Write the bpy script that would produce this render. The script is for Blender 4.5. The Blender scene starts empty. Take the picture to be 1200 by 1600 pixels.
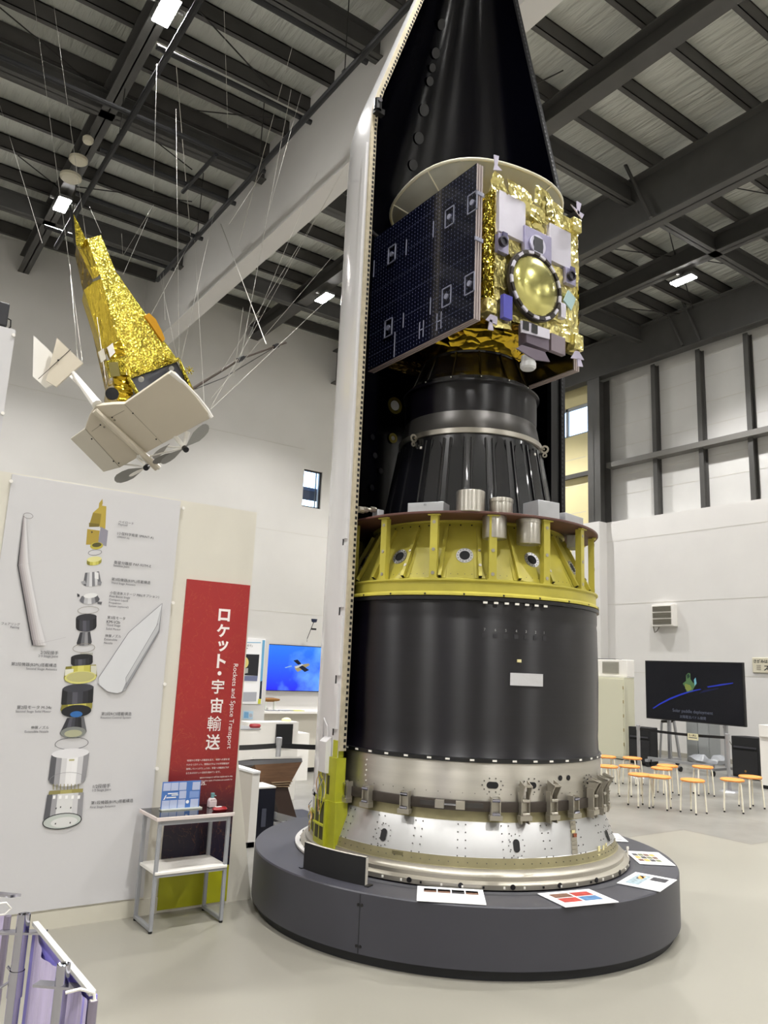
import bpy, math, random
from mathutils import Vector, Matrix, noise
random.seed(7)
pi = math.pi
SC = bpy.context.scene
COL = SC.collection
rad = math.radians

# ------------------------------------------------------------------ camera model
H = 1.75
YAW, PIT, ROL, FPX = rad(34.8135), rad(11.3014), rad(2.4654), 1215.7
_f = Vector((math.sin(YAW)*math.cos(PIT), math.cos(YAW)*math.cos(PIT), math.sin(PIT)))
_r0 = Vector((math.cos(YAW), -math.sin(YAW), 0)); _u0 = _r0.cross(_f)
_r = _r0*math.cos(ROL) + _u0*math.sin(ROL); _u = -_r0*math.sin(ROL) + _u0*math.cos(ROL)
CAM = Vector((0, 0, H))
def ray(x, y): return _f + _r*((x-600)/FPX) - _u*((y-800)/FPX)
def atZ(x, y, z): d = ray(x, y); return CAM + d*((z-H)/d.z)
def atX(x, y, v): d = ray(x, y); return CAM + d*(v/d.x)
def atY(x, y, v): d = ray(x, y); return CAM + d*(v/d.y)
def onpl(x, y, p0, n):
    d = ray(x, y); n = Vector(n); return CAM + d*((Vector(p0)-CAM).dot(n)/d.dot(n))
cam = bpy.data.cameras.new('camera'); co = bpy.data.objects.new('camera', cam); COL.objects.link(co)
cam.sensor_fit = 'VERTICAL'; cam.sensor_height = 24; cam.lens = FPX/1600*24
cam.clip_start = .05; cam.clip_end = 200
m = Matrix((_r, _u, -_f)).transposed().to_4x4(); m.translation = CAM; co.matrix_world = m
SC.camera = co

# ------------------------------------------------------------------ materials
def srgb(h):
    if isinstance(h, str):
        c = [int(h[i:i+2], 16)/255 for i in (0, 2, 4)]
    else: c = [v/255 for v in h]
    return tuple(v/12.92 if v <= .04045 else ((v+.055)/1.055)**2.4 for v in c)
MATS = {}
def mat(name, col, rough=.5, metal=0., emit=0., var=0., vscale=6., vstretch=(1,1,1), bump=0., bscale=30., bstretch=(1,1,1), bdist=.01,
        spec=.5, alpha=1., coat=0., trans=0., btype='noise', col2=None, detail=4., aniso=0.):
    if name in MATS: return MATS[name]
    M = bpy.data.materials.new(name); M.use_nodes = True; nt = M.node_tree; N = nt.nodes; L = nt.links
    b = N['Principled BSDF']; c = srgb(col) if not isinstance(col, tuple) or max(col) > 1 else col
    b.inputs['Base Color'].default_value = (*c, 1); b.inputs['Roughness'].default_value = rough
    b.inputs['Metallic'].default_value = metal; b.inputs['Specular IOR Level'].default_value = spec
    b.inputs['Alpha'].default_value = alpha; b.inputs['Coat Weight'].default_value = coat
    b.inputs['Transmission Weight'].default_value = trans
    if emit:
        b.inputs['Emission Color'].default_value = (*c, 1); b.inputs['Emission Strength'].default_value = emit
    if aniso and not metal: b.inputs['IOR'].default_value = 1.6
    if aniso:
        b.inputs['Anisotropic'].default_value = aniso; tg_ = N.new('ShaderNodeTangent'); tg_.direction_type = 'RADIAL'; tg_.axis = 'Z'; b.inputs['Anisotropic Rotation'].default_value = .25; L.new(tg_.outputs[0], b.inputs['Tangent'])
    tc = N.new('ShaderNodeTexCoord')
    def nz(scale, st, typ='noise'):
        mp = N.new('ShaderNodeMapping'); mp.inputs['Scale'].default_value = st
        L.new(tc.outputs['Object'], mp.inputs[0])
        if typ == 'noise':
            t = N.new('ShaderNodeTexNoise'); t.inputs['Scale'].default_value = scale; t.inputs['Detail'].default_value = detail
            L.new(mp.outputs[0], t.inputs['Vector']); return t.outputs['Fac']
        n2 = N.new('ShaderNodeTexNoise'); n2.inputs['Scale'].default_value = scale*.6
        L.new(mp.outputs[0], n2.inputs['Vector'])
        mx = N.new('ShaderNodeMix'); mx.data_type = 'VECTOR'; mx.inputs[0].default_value = .12
        L.new(mp.outputs[0], mx.inputs[4]); L.new(n2.outputs['Color'], mx.inputs[5])
        t = N.new('ShaderNodeTexVoronoi'); t.inputs['Scale'].default_value = scale
        L.new(mx.outputs[1], t.inputs['Vector']); return t.outputs['Distance']
    if var or col2 is not None:
        f = nz(vscale, vstretch)
        mx = N.new('ShaderNodeMix'); mx.data_type = 'RGBA'
        rp = N.new('ShaderNodeMapRange'); rp.inputs[1].default_value = .3; rp.inputs[2].default_value = .7
        L.new(f, rp.inputs[0]); L.new(rp.outputs[0], mx.inputs[0])
        c2 = srgb(col2) if col2 is not None else tuple(min(1, v*(1+var)) for v in c)
        c1 = c if col2 is not None else tuple(v*(1-var) for v in c)
        mx.inputs[6].default_value = (*c1, 1); mx.inputs[7].default_value = (*c2, 1)
        L.new(mx.outputs[2], b.inputs['Base Color'])
    if bump:
        f = nz(bscale, bstretch, btype)
        bp = N.new('ShaderNodeBump'); bp.inputs['Strength'].default_value = bump; bp.inputs['Distance'].default_value = bdist
        L.new(f, bp.inputs['Height']); L.new(bp.outputs[0], b.inputs['Normal'])
    MATS[name] = M; return M

W_WALL = mat('warm white wall paint', 'cfcdc9', .75, var=.02, vscale=1.2)
W_PIL = mat('white wall board', 'd1cfcc', .7, var=.015, vscale=2)
W_UP = mat('grey white insulated wall panel', 'cccbc8', .7, var=.03, vscale=1.5)
W_CREAM = mat('cream insulated wall panel', 'e0d5a4', .7, var=.03, vscale=1.5)
STEEL = mat('dark grey painted steel', '4b4a48', .55, var=.08, vscale=3, spec=.4)
PURL = mat('primer grey purlin steel', '454341', .5, var=.15, vscale=2, spec=.4)
PIPE = mat('black painted pipe', '101114', .6)
CABLE = mat('steel wire', 'c8c5bd', .35, .6)
ROD = mat('dark steel rod', '2c2a28', .5, .3)
WHITE = mat('white satin paint', 'e8e5df', .4)
WHITEP = mat('white paper', 'f1f1f2', .6)
PANELW = mat('white exhibition panel', 'c9c8ca', .45, var=.01, vscale=3)
BOARDB = mat('cream exhibition board', 'd2cec2', .6, var=.015, vscale=3)
BLK = mat('black satin', '0b0b0d', .35)
BLKM = mat('matt black', '101012', .8)
PLAT = mat('slate grey platform laminate', '3c3c43', .45, var=.03, vscale=4, spec=.4)
SKB = mat('dark kickboard', '1b1c20', .6)
ALU = mat('brushed bare aluminium', 'bfbbb2', .42, .9, aniso=.9, var=.06, vscale=2.5, vstretch=(.6,.6,8), bump=.08, bscale=60, bstretch=(.3,.3,5))
ALU2 = mat('dull scuffed aluminium', 'a9a498', .4, .8, var=.14, vscale=2.2, bump=.1, bscale=50)
ALUC = mat('clear anodised aluminium cone', 'b0b0af', .42, .7, var=.05, vscale=3)
OLIVE = mat('olive chromate metal', '8f8868', .4, .6, var=.18, vscale=5)
DKMET = mat('dark anodised metal', '4c4a48', .4, .7, var=.1, vscale=6)
CFRP = mat('black filament wound carbon', '0b0910', .42, 0, spec=.42, bump=.05, bscale=3.0, bstretch=(.1,.1,28), bdist=.004, var=.35, vscale=3, vstretch=(.2,.2,30), aniso=.97)
CFDK = mat('dark glossy composite', '0d0d11', .25, coat=.25, bump=.04, bscale=9)
FINT = mat('glossy black fairing lining', '020207', .16, bump=.04, bscale=1.6, bstretch=(1.6,1.6,.25), spec=.22)
FOUT = mat('glossy white fairing skin', 'd4d3d4', .22, bump=.06, bscale=3.5, bstretch=(1,1,.6), coat=.3)
FLNG = mat('beige flange edge', 'b6ac95', .6, var=.12, vscale=20)
YEL = mat('yellow primer', 'b2a845', .42, var=.14, vscale=3.2, bump=.04, bscale=20, spec=.4)
YEL2 = mat('yellow green primer', 'a3a522', .45, var=.12, vscale=8)
REDP = mat('red brown edged plate', '5a3a33', .55, var=.15, vscale=4)
GOLD = mat('crinkled gold foil', 'd9c648', .2, 1., bump=.9, bscale=30, btype='v', bdist=.03, var=.12, vscale=4)
GOLDF = mat('wavy gold foil', 'd9c04a', .26, 1., bump=1., bscale=10, bstretch=(2.2,2.2,.45), bdist=.06)
GOLDD = mat('dark gold foil', 'b79a2c', .2, 1., bump=.8, bscale=9, btype='v', bdist=.04, bstretch=(1,1,2))
GOLDP = mat('bright lit gold foil', 'd8cc85', .28, .8, bump=.9, bscale=15, btype='v', bdist=.03, var=.12, vscale=3.5)  # front foil, colour paled to carry the bright light on it
GDOME = mat('pale green gold dome', 'cfc97e', .2, .85, var=.06, vscale=3, bump=.1, bscale=6)
SILV = mat('silver radiator', 'd3d0dd', .35, .3, var=.04, vscale=8)
LAVM = mat('lavender metal', 'a7a3c0', .35, .6, var=.12, vscale=8)
PURPG = mat('purple grey plate', '6d6370', .45, .3)
CHROME = mat('chrome', 'b9b9c6', .1, 1.)
SMET = mat('satin grey metal', 'a5a6a9', .35, .6)
LGMET = mat('light grey metal box', 'b3b5b8', .4, .5, var=.05, vscale=10)
ORANGE = mat('orange vinyl seat', 'ea9240', .45)
CREAM = mat('cream painted metal', 'e5e0cd', .4)
CABB = mat('beige cabinet', 'cdcbb4', .5)
DGLASS = mat('black glass', '08090c', .08)
RED = mat('red paint', '9a1f25', .35)
WOOD = mat('brown wood panel', '6e5038', .55, var=.2, vscale=6, vstretch=(1,1,8))
TEXTD = mat('black print', '1d1d20', .6)
TEXTG = mat('grey print', '5a5a60', .6)
TEXTW = mat('white print', 'f3e9e6', .6)
LAMP = mat('lamp glow', (1., .985, .95), .5, emit=150)
TENT = mat('ivory airplane skin', 'cdc4b2', .35, var=.02, vscale=3)
TENTB = mat('white airplane skin', 'e8e5de', .35)
GREYB = mat('grey propeller', '8b8a86', .4, .2)

def emis(name, col, s):
    M_ = mat(name, col, .25, emit=s, spec=.25)
    M_.node_tree.nodes['Principled BSDF'].inputs['Base Color'].default_value = (.004, .004, .005, 1); return M_

# ------------------------------------------------------------------ mesh builder
class MB:
    def __init__(s): s.v = []; s.f = []; s.m = []; s.mats = []
    def _mi(s, mt):
        if mt is None: return 0
        if mt not in s.mats: s.mats.append(mt)
        return s.mats.index(mt)
    def add(s, vs, fs, mt=None):
        o = len(s.v); s.v += [Vector(v) for v in vs]; k = s._mi(mt)
        for f in fs: s.f.append([o+i for i in f]); s.m.append(k)
        return s
    def box(s, c, d, mt=None, R=None):
        c = Vector(c); hx, hy, hz = d[0]/2, d[1]/2, d[2]/2
        vs = [Vector((x, y, z)) for x in (-hx, hx) for y in (-hy, hy) for z in (-hz, hz)]
        if R is not None: vs = [R @ v for v in vs]
        return s.add([c+v for v in vs], [(0,1,3,2),(4,6,7,5),(0,4,5,1),(2,3,7,6),(0,2,6,4),(1,5,7,3)], mt)
    def bb(s, x0, x1, y0, y1, z0, z1, mt=None):
        return s.box(((x0+x1)/2, (y0+y1)/2, (z0+z1)/2), (abs(x1-x0), abs(y1-y0), abs(z1-z0)), mt)
    def tube(s, p0, p1, r, mt=None, n=8, r2=None):
        p0 = Vector(p0); p1 = Vector(p1); d = (p1-p0).normalized(); r2 = r if r2 is None else r2
        a = d.orthogonal().normalized(); b = d.cross(a); vs = []
        for p, q in ((p0, r), (p1, r2)):
            for i in range(n):
                t = 2*pi*i/n; vs.append(p + (a*math.cos(t)+b*math.sin(t))*q)
        fs = [(i, (i+1) % n, n+(i+1) % n, n+i) for i in range(n)] + [tuple(range(n))[::-1], tuple(range(n, 2*n))]
        return s.add(vs, fs, mt)
    def path(s, pts, r, mt=None, n=8):
        pts = [Vector(p) for p in pts]; N_ = len(pts); vs = []; a = None
        for i, p in enumerate(pts):
            d = (pts[min(i+1, N_-1)]-pts[max(i-1, 0)]).normalized()
            a = d.orthogonal().normalized() if a is None else (a-d*a.dot(d)).normalized()
            b = d.cross(a)
            for k in range(n):
                t = 2*pi*k/n; vs.append(p+(a*math.cos(t)+b*math.sin(t))*r)
        fs = [(i*n+k, i*n+(k+1) % n, (i+1)*n+(k+1) % n, (i+1)*n+k) for i in range(N_-1) for k in range(n)]
        fs += [tuple(range(n))[::-1], tuple(range((N_-1)*n, N_*n))]
        return s.add(vs, fs, mt)
    def lathe(s, prof, c=(0,0), seg=96, a0=0., a1=360., mt=None, closed=False):
        full = abs(a1-a0) >= 359.9; n = seg if full else seg+1; vs = []; k = len(prof)
        for i in range(n):
            a = rad(a0+(a1-a0)*i/seg)
            for (r, z) in prof: vs.append((c[0]+r*math.cos(a), c[1]+r*math.sin(a), z))
        fs = []; rng = k if closed else k-1
        for i in range(seg):
            j = (i+1) % n
            for q in range(rng):
                w = (q+1) % k; fs.append((i*k+q, j*k+q, j*k+w, i*k+w))
        if closed and not full:
            fs.append(tuple(range(k))); fs.append(tuple(range((n-1)*k, n*k))[::-1])
        return s.add(vs, fs, mt)
    def poly(s, pts, off, mt=None):
        """outline extruded by vector off"""
        pts = [Vector(p) for p in pts]; off = Vector(off); n = len(pts)
        return s.add(pts+[p+off for p in pts], [tuple(range(n))[::-1], tuple(range(n, 2*n))]+[(i, (i+1) % n, n+(i+1) % n, n+i) for i in range(n)], mt)
    def flat(s, pts, mt=None): return s.add(pts, [tuple(range(len(pts)))], mt)
    def disc(s, c, nrm, r, mt=None, n=24, h=.0, r_in=None, sx=1.):
        c = Vector(c); nrm = Vector(nrm).normalized(); a = Vector((0,0,1)).cross(nrm)
        a = nrm.orthogonal().normalized() if a.length < 1e-3 else a.normalized(); b = nrm.cross(a)
        pt = lambda R_, o: [c+nrm*o+(a*math.cos(2*pi*i/n)*sx+b*math.sin(2*pi*i/n))*R_ for i in range(n)]
        if r_in is None:
            if h == 0: return s.add(pt(r, 0), [tuple(range(n))], mt)
            return s.add(pt(r, 0)+pt(r, h), [tuple(range(n))[::-1], tuple(range(n, 2*n))]+[(i, (i+1) % n, n+(i+1) % n, n+i) for i in range(n)], mt)
        vs = pt(r, 0)+pt(r, h)+pt(r_in, h)+pt(r_in, 0); fs = []
        for q in range(4):
            for i in range(n): j = (i+1) % n; w = (q+1) % 4; fs.append((q*n+i, q*n+j, w*n+j, w*n+i))
        return s.add(vs, fs, mt)
    def sheet(s, P00, P10, P11, P01, nx, ny, amp, nrm, mt=None, seed=0., edge=0.):
        """crumpled sheet"""
        P = [Vector(p) for p in (P00, P10, P11, P01)]; nrm = Vector(nrm); vs = []
        for j in range(ny+1):
            for i in range(nx+1):
                u, v = i/nx, j/ny
                p = P[0]*(1-u)*(1-v)+P[1]*u*(1-v)+P[2]*u*v+P[3]*(1-u)*v
                w = noise.noise(p*7+Vector((seed, 0, 0)))*.6+noise.noise(p*19+Vector((seed, 3, 0)))*.4
                q = p+nrm*amp*w
                if edge and (i in (0, nx) or j in (0, ny)): q += (P[1]-P[0]).normalized()*edge*random.uniform(-1, 1)+(P[3]-P[0]).normalized()*edge*random.uniform(-1, 1)
                vs.append(q)
        n = nx+1
        return s.add(vs, [(j*n+i, j*n+i+1, (j+1)*n+i+1, (j+1)*n+i) for j in range(ny) for i in range(nx)], mt)
    def build(s, name, mt=None, parent=None, smooth=True, loc=None, bevel=0., ang=35):
        me = bpy.data.meshes.new(name); L = ROOTLOC.get(parent.name, Vector()) if parent else Vector()
        if loc is not None: L = Vector(loc)
        me.from_pydata([v-L for v in s.v], [], s.f)
        mats = s.mats if s.mats else [mt]
        for q in mats: me.materials.append(q)
        for p, k in zip(me.polygons, s.m): p.material_index = k; p.use_smooth = smooth
        me.validate(); me.update()
        import bmesh
        bm = bmesh.new(); bm.from_mesh(me); bmesh.ops.recalc_face_normals(bm, faces=bm.faces); bm.to_mesh(me); bm.free()
        if smooth: me.set_sharp_from_angle(angle=rad(ang))
        o = bpy.data.objects.new(name, me); COL.objects.link(o)
        if parent: o.parent = parent; ROOTLOC[o.name] = L
        else: o.location = L; ROOTLOC[o.name] = L
        if bevel:
            bv = o.modifiers.new('bevel', 'BEVEL'); bv.width = bevel; bv.segments = 2; bv.limit_method = 'ANGLE'
        return o
ROOTLOC = {}
def thing(name, label, cat, loc=(0,0,0), group=None):
    o = bpy.data.objects.new(name, None); COL.objects.link(o); o.location = loc; o.empty_display_size = .1
    ROOTLOC[o.name] = Vector(loc); return tag(o, label, cat, group)
def tag(o, label, cat, group=None, kind=None):
    o['label'] = label; o['category'] = cat
    if group: o['group'] = group
    if kind: o['kind'] = kind
    return o
def struct(o): o['kind'] = 'structure'; return o
def copy_tree(o, parent=None):
    c = o.copy(); COL.objects.link(c)
    if parent: c.parent = parent
    for ch in list(o.children): copy_tree(ch, c)
    return c

def text_mesh(s, bold=0., vert=False):
    cu = bpy.data.curves.new('t', 'FONT'); cu.body = s; cu.size = 1; cu.offset = bold; cu.resolution_u = 3
    ob = bpy.data.objects.new('t', cu); me = bpy.data.meshes.new_from_object(ob)
    vs = [v.co.copy() for v in me.vertices]; fs = [list(p.vertices) for p in me.polygons]
    bpy.data.objects.remove(ob); bpy.data.curves.remove(cu); bpy.data.meshes.remove(me)
    return vs, fs
def put_text(mb, s, org, right, up, width=None, height=None, mt=None, bold=0., fit_h=None):
    """text with its lower-left at org; scaled to width along right"""
    vs, fs = text_mesh(s, bold)
    if not vs: return
    x0 = min(v.x for v in vs); x1 = max(v.x for v in vs); y0 = min(v.y for v in vs); y1 = max(v.y for v in vs)
    right = Vector(right).normalized(); up = Vector(up).normalized(); org = Vector(org)
    if width is not None: k = width/(x1-x0); ky = k if height is None else height/(y1-y0)
    else: k = ky = height/(y1-y0)
    mb.add([org+right*(v.x-x0)*k+up*(v.y-y0)*ky for v in vs], fs, mt)

# ------------------------------------------------------------------ room shell
YB, XR, ZC = 18.9, 16.6, 11.25
X0, Y0 = -6., -9.
# floor: pale epoxy and darker trowelled concrete beyond the joint
M = bpy.data.materials.new('floor of pale epoxy and bare concrete'); M.use_nodes = True
nt = M.node_tree; N = nt.nodes; L = nt.links; b = N['Principled BSDF']
g = N.new('ShaderNodeNewGeometry'); sp = N.new('ShaderNodeSeparateXYZ'); L.new(g.outputs['Position'], sp.inputs[0])
def mth(op, a, b_, c=None):
    n = N.new('ShaderNodeMath'); n.operation = op
    for i, v in enumerate((a, b_, c)):
        if v is None: continue
        if isinstance(v, (int, float)): n.inputs[i].default_value = v
        else: L.new(v, n.inputs[i])
    return n.outputs[0]
mX1 = mth('GREATER_THAN', sp.outputs[0], 8.7); mX2 = mth('GREATER_THAN', sp.outputs[1], 5.95)
edge = mth('SUBTRACT', 5.95, mth('MULTIPLY', mX1, .85)); mask = mth('GREATER_THAN', sp.outputs[1], edge)
bl = mth('MAXIMUM', mth('LESS_THAN', mth('ABSOLUTE', mth('SUBTRACT', sp.outputs[1], edge), None), .02), mth('MULTIPLY', mth('LESS_THAN', mth('ABSOLUTE', mth('SUBTRACT', sp.outputs[0], 8.7), None), .02), mth('LESS_THAN', mth('ABSOLUTE', mth('SUBTRACT', sp.outputs[1], 5.52), None), .43)))
n1 = N.new('ShaderNodeTexNoise'); n1.inputs['Scale'].default_value = .9; n1.inputs['Detail'].default_value = 8; n1.inputs['Roughness'].default_value = .62
n2 = N.new('ShaderNodeTexNoise'); n2.inputs['Scale'].default_value = .35; n2.inputs['Detail'].default_value = 3
L.new(g.outputs['Position'], n1.inputs['Vector']); L.new(g.outputs['Position'], n2.inputs['Vector'])
def mixc(f, a, b_):
    x = N.new('ShaderNodeMix'); x.data_type = 'RGBA'
    if isinstance(f, float): x.inputs[0].default_value = f
    else: L.new(f, x.inputs[0])
    for i, v in ((6, a), (7, b_)):
        if isinstance(v, tuple): x.inputs[i].default_value = (*v, 1)
        else: L.new(v, x.inputs[i])
    return x.outputs[2]
ra = N.new('ShaderNodeMapRange'); ra.inputs[1].default_value = .35; ra.inputs[2].default_value = .65; L.new(n1.outputs['Fac'], ra.inputs[0])
ca = mixc(n2.outputs['Fac'], srgb('8a877c'), srgb('928f85')); cb = mixc(ra.outputs[0], srgb('73716b'), srgb('8b8983'))
# saw joints of the concrete slab
jx = mth('LESS_THAN', mth('ABSOLUTE', mth('SUBTRACT', mth('MODULO', mth('ADD', sp.outputs[0], 100), 4.0), 2.2), None), .012)
jy = mth('LESS_THAN', mth('ABSOLUTE', mth('SUBTRACT', mth('MODULO', mth('ADD', sp.outputs[1], 100), 4.0), 3.3), None), .012)
cb2 = mixc(mth('MAXIMUM', jx, jy), cb, srgb('7c776b'))
L.new(mixc(mth('MULTIPLY', bl, .5), mixc(mask, ca, cb2), srgb('6b675e')), b.inputs['Base Color'])
b.inputs['Roughness'].default_value = .33; b.inputs['Specular IOR Level'].default_value = .4
FLOORM = M
struct(MB().bb(X0-.3, XR+.6, Y0-.3, YB+.3, -.2, 0).build('floor', FLOORM))

# insulated roof lining : wrinkled foil faced wool
M = bpy.data.materials.new('grey green foil faced insulation'); M.use_nodes = True
nt = M.node_tree; N = nt.nodes; L = nt.links; b = N['Principled BSDF']; tc = N.new('ShaderNodeTexCoord')
def nzz(scale, st, det=3., dist=0.):
    mp = N.new('ShaderNodeMapping'); mp.inputs['Scale'].default_value = st; L.new(tc.outputs['Object'], mp.inputs[0])
    t = N.new('ShaderNodeTexNoise'); t.inputs['Scale'].default_value = scale; t.inputs['Detail'].default_value = det; t.inputs['Distortion'].default_value = dist
    L.new(mp.outputs[0], t.inputs['Vector']); return t.outputs['Fac']
w1 = nzz(1.6, (5, .7, 1), 4, .4); w2 = nzz(.5, (1, 1, 1))
mx = N.new('ShaderNodeMix'); mx.data_type = 'RGBA'; L.new(w2, mx.inputs[0])
mx.inputs[6].default_value = (*srgb('bcbeb4'), 1); mx.inputs[7].default_value = (*srgb('cecfc8'), 1)
L.new(mx.outputs[2], b.inputs['Base Color'])
bp = N.new('ShaderNodeBump'); bp.inputs['Strength'].default_value = .7; bp.inputs['Distance'].default_value = .12; L.new(w1, bp.inputs['Height'])
L.new(bp.outputs[0], b.inputs['Normal']); b.inputs['Roughness'].default_value = .42; b.inputs['Metallic'].default_value = .15
struct(MB().bb(X0-.3, XR+.6, Y0-.3, YB+.3, ZC, ZC+.2).build('ceiling', M))

# back wall with its small window (X 10.33..10.93, z 6.1..7.18)
wb = MB()
wx0, wx1, wz0, wz1 = 10.33, 10.93, 6.1, 7.18
wb.bb(X0, wx0, YB, YB+.25, 0, ZC).bb(wx1, XR+.3, YB, YB+.25, 0, ZC).bb(wx0, wx1, YB, YB+.25, 0, wz0).bb(wx0, wx1, YB, YB+.25, wz1, ZC)
struct(wb.build('wall_back', W_WALL))
tr = MB()
for zz in (3.1, 5.3, 7.75): tr.bb(X0, wx0-.02 if zz > 6 else XR-.9, YB-.004, YB, zz-.006, zz+.006)
struct(tr.build('trim_1', mat('panel joint shade', 'c6c3bb', .8)))
wf = MB()
for (a, b_, c, d) in ((wx0, wx0+.03, wz0, wz1), (wx1-.06, wx1, wz0, wz1), (wx0, wx1, wz0, wz0+.04), (wx0, wx1, wz1-.03, wz1)): wf.bb(a, b_, YB+.05, YB+.1, c, d)
wf.bb(wx0+.43, wx0+.45, YB+.05, YB+.1, wz0, wz1)
win = struct(wf.build('window_1', mat('dark window frame', '2a2b30', .4)))
MB().bb(wx0, wx1, YB+.07, YB+.075, wz0, wz1).build('pane', mat('window glass', 'ffffff', .02, trans=1., alpha=1.), win)
# what is outside that window: a lean-to roof soffit over a bright sky
tag(MB().bb(wx0-2, wx1+2, YB+.7, YB+1.9, 6.75, 6.85).build('outside_canopy', mat('blue grey outside canopy', '3d4a66', .7)), 'blue grey canopy outside the small back window', 'canopy')

# right wall
yP0, yP1 = 13.4, 14.9
struct(MB().bb(XR, XR+.4, Y0, yP0, 0, 5.81).build('wall_right', W_PIL))
rw = MB().bb(XR+.35, XR+.6, Y0, yP0+.5, 5.8, ZC)
struct(rw.build('wall_right_upper', W_UP))
# pilaster and the cream wall with the bright window beyond it
struct(MB().bb(XR-.3, XR+.4, yP0, yP0+.95, 0, 5.81).build('wall_right_pilaster', W_PIL))
cw = MB(); wy0, wy1, z0, z1 = 14.05, 15.6, 8.6, 9.5
cw.bb(XR+.3, XR+.5, yP0+.5, wy0, 0, ZC).bb(XR+.3, XR+.5, wy1, YB, 0, ZC).bb(XR+.3, XR+.5, wy0, wy1, 0, z0).bb(XR+.3, XR+.5, wy0, wy1, z1, ZC)
struct(cw.build('wall_right_cream', W_CREAM))
wf = MB()
for (a, b_, c, d) in ((wy0, wy0+.05, z0, z1), (wy1-.05, wy1, z0, z1), (wy0, wy1, z0, z0+.05), (wy0, wy1, z1-.08, z1), (15.02, 15.1, z0, z1)): wf.bb(XR+.33, XR+.4, a, b_, c, d)
win = struct(wf.build('window_2', mat('pale window frame', 'a9adb3', .4)))
MB().bb(XR+.36, XR+.365, wy0, wy1, z0, z1).build('pane', MATS['window glass'], win)
# panel seams
tr = MB(); sm = MATS['panel joint shade']
for zz in (5.28, 3.62, 1.9): tr.bb(XR-.004, XR, Y0, yP0, zz-.006, zz+.006)
for zz in (6.6, 7.15, 7.95, 8.55, 9.2, 9.75): tr.bb(XR+.345, XR+.35, Y0, yP0, zz-.006, zz+.006)
for zz in (6.3, 7.1, 7.9): tr.bb(XR+.295, XR+.3, yP0+.95, YB, zz-.006, zz+.006)
struct(tr.build('trim_2', sm))
struct(MB().bb(XR-.015, XR, Y0, yP0, 0, .1).build('baseboard_right', mat('grey baseboard', '9b978c', .6)))
struct(MB().bb(X0-.25, X0, Y0, YB, 0, ZC).build('wall_left', W_WALL))
struct(MB().bb(X0, XR+.4, Y0-.25, Y0, 0, ZC).build('wall_front', W_WALL))
# boxed-in white beam that divides the hall
struct(MB().bb(5.38, 5.72, Y0, YB, 9.22, ZC).build('wall_divider', W_PIL))

# ------------------------------------------------------------------ roof steel
def ibeam(name, x, zb, zt, w, label, group, tf=.03, y0=Y0, y1=YB, side=None):
    mb = MB(); mb.bb(x-w/2, x+w/2, y0, y1, zb, zb+tf).bb(x-w/2, x+w/2, y0, y1, zt-tf, zt).bb(x-.012, x+.012, y0, y1, zb, zt)
    return tag(mb.build(name, STEEL, smooth=False), label, 'beam', group)
ibeam('roof_girder', XR-.1, 9.9, 10.94, .28, 'deep dark grey steel girder running along the top of the right wall', None)
ibeam('roof_girder', 11.2, 9.9, 10.94, .34, 'deep dark grey steel girder crossing the right half of the roof', None)
ibeam('roof_beam', 8.45, 10.55, 10.94, .3, 'slimmer dark steel beam nearest the rocket, at top right of the view', None)
ibeam('roof_beam', 13.95, 10.5, 10.94, .26, 'slimmer dark steel beam carrying the lit lamp near the right wall', None)
ibeam('roof_beam', 2.5, 10.5, 10.94, .24, 'dark steel beam over the hanging models carrying two lit lamps and smoke detectors', None)
def crossbeam(x0, x1, y, zb, zt, w, label, group=None):
    mb = MB(); mb.bb(x0, x1, y-w/2, y+w/2, zb, zb+.02).bb(x0, x1, y-w/2, y+w/2, zt-.02, zt).bb(x0, x1, y-.01, y+.01, zb, zt)
    return tag(mb.build('tie_beam', STEEL, smooth=False), label, 'beam', group)
for (y, nm) in ((8.36, 'front'), (12.11, 'middle'), (16.24, 'back')):
    for (xa, xb, sd) in ((X0, 5.38, 'left half of the hall, left of the white dividing beam'), (5.72, 11.2, 'middle bay behind the fairing'), (11.2, XR, 'right bay towards the right wall')):
        crossbeam(xa, xb, y, 10.5, 10.9, .2, f'{nm} dark tie beam with a pale lit lower flange in the {sd}')
PY = [1.95, 2.95, 3.95, 4.93, 5.91, 6.88, 7.78, 8.85, 9.72, 10.5, 11.25, 12.02, 12.85, 13.86, 14.87, 15.9, 16.98, 18.15]
for i, y in enumerate(PY):
    mb = MB(); mb.bb(X0, XR+.3, y-.045, y+.045, 10.945, 10.96).bb(X0, XR+.3, y-.045, y-.035, 10.945, 11.22).bb(X0, XR+.3, y-.045, y+.045, 11.2, 11.225).bb(X0, XR+.3, y+.033, y+.045, 10.945, 10.98)
    tag(mb.build('roof_purlin', PURL, smooth=False), 'dark grey steel roof purlin under the insulated roof', 'purlin', 'parallel purlins under the roof lining')
# knee braces
kb = [((11.25, 8.61, 11.2), (11.05, 7.87, 9.93), 'thin diagonal strut across the big right-hand roof girder'),
      ((16.0, 11.0, 10.95), (16.42, 10.8, 9.95), 'left one of two thin struts down to the wall-top girder'),
      ((16.0, 10.4, 10.95), (16.42, 10.3, 9.95), 'right one of two thin struts down to the wall-top girder')]
kb[1] = (atX(1035, 475, 16.42), atX(1067, 540, 16.42), kb[1][2]); kb[2] = (atX(1064, 465, 16.42), atX(1094, 532, 16.42), kb[2][2]); kb[0] = (atX(970, 243, 11.0), atX(1017, 340, 11.0), kb[0][2])
for a, b_, l in kb: tag(MB().tube(a, b_, .035, STEEL).build('knee_brace'), l, 'brace')
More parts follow.
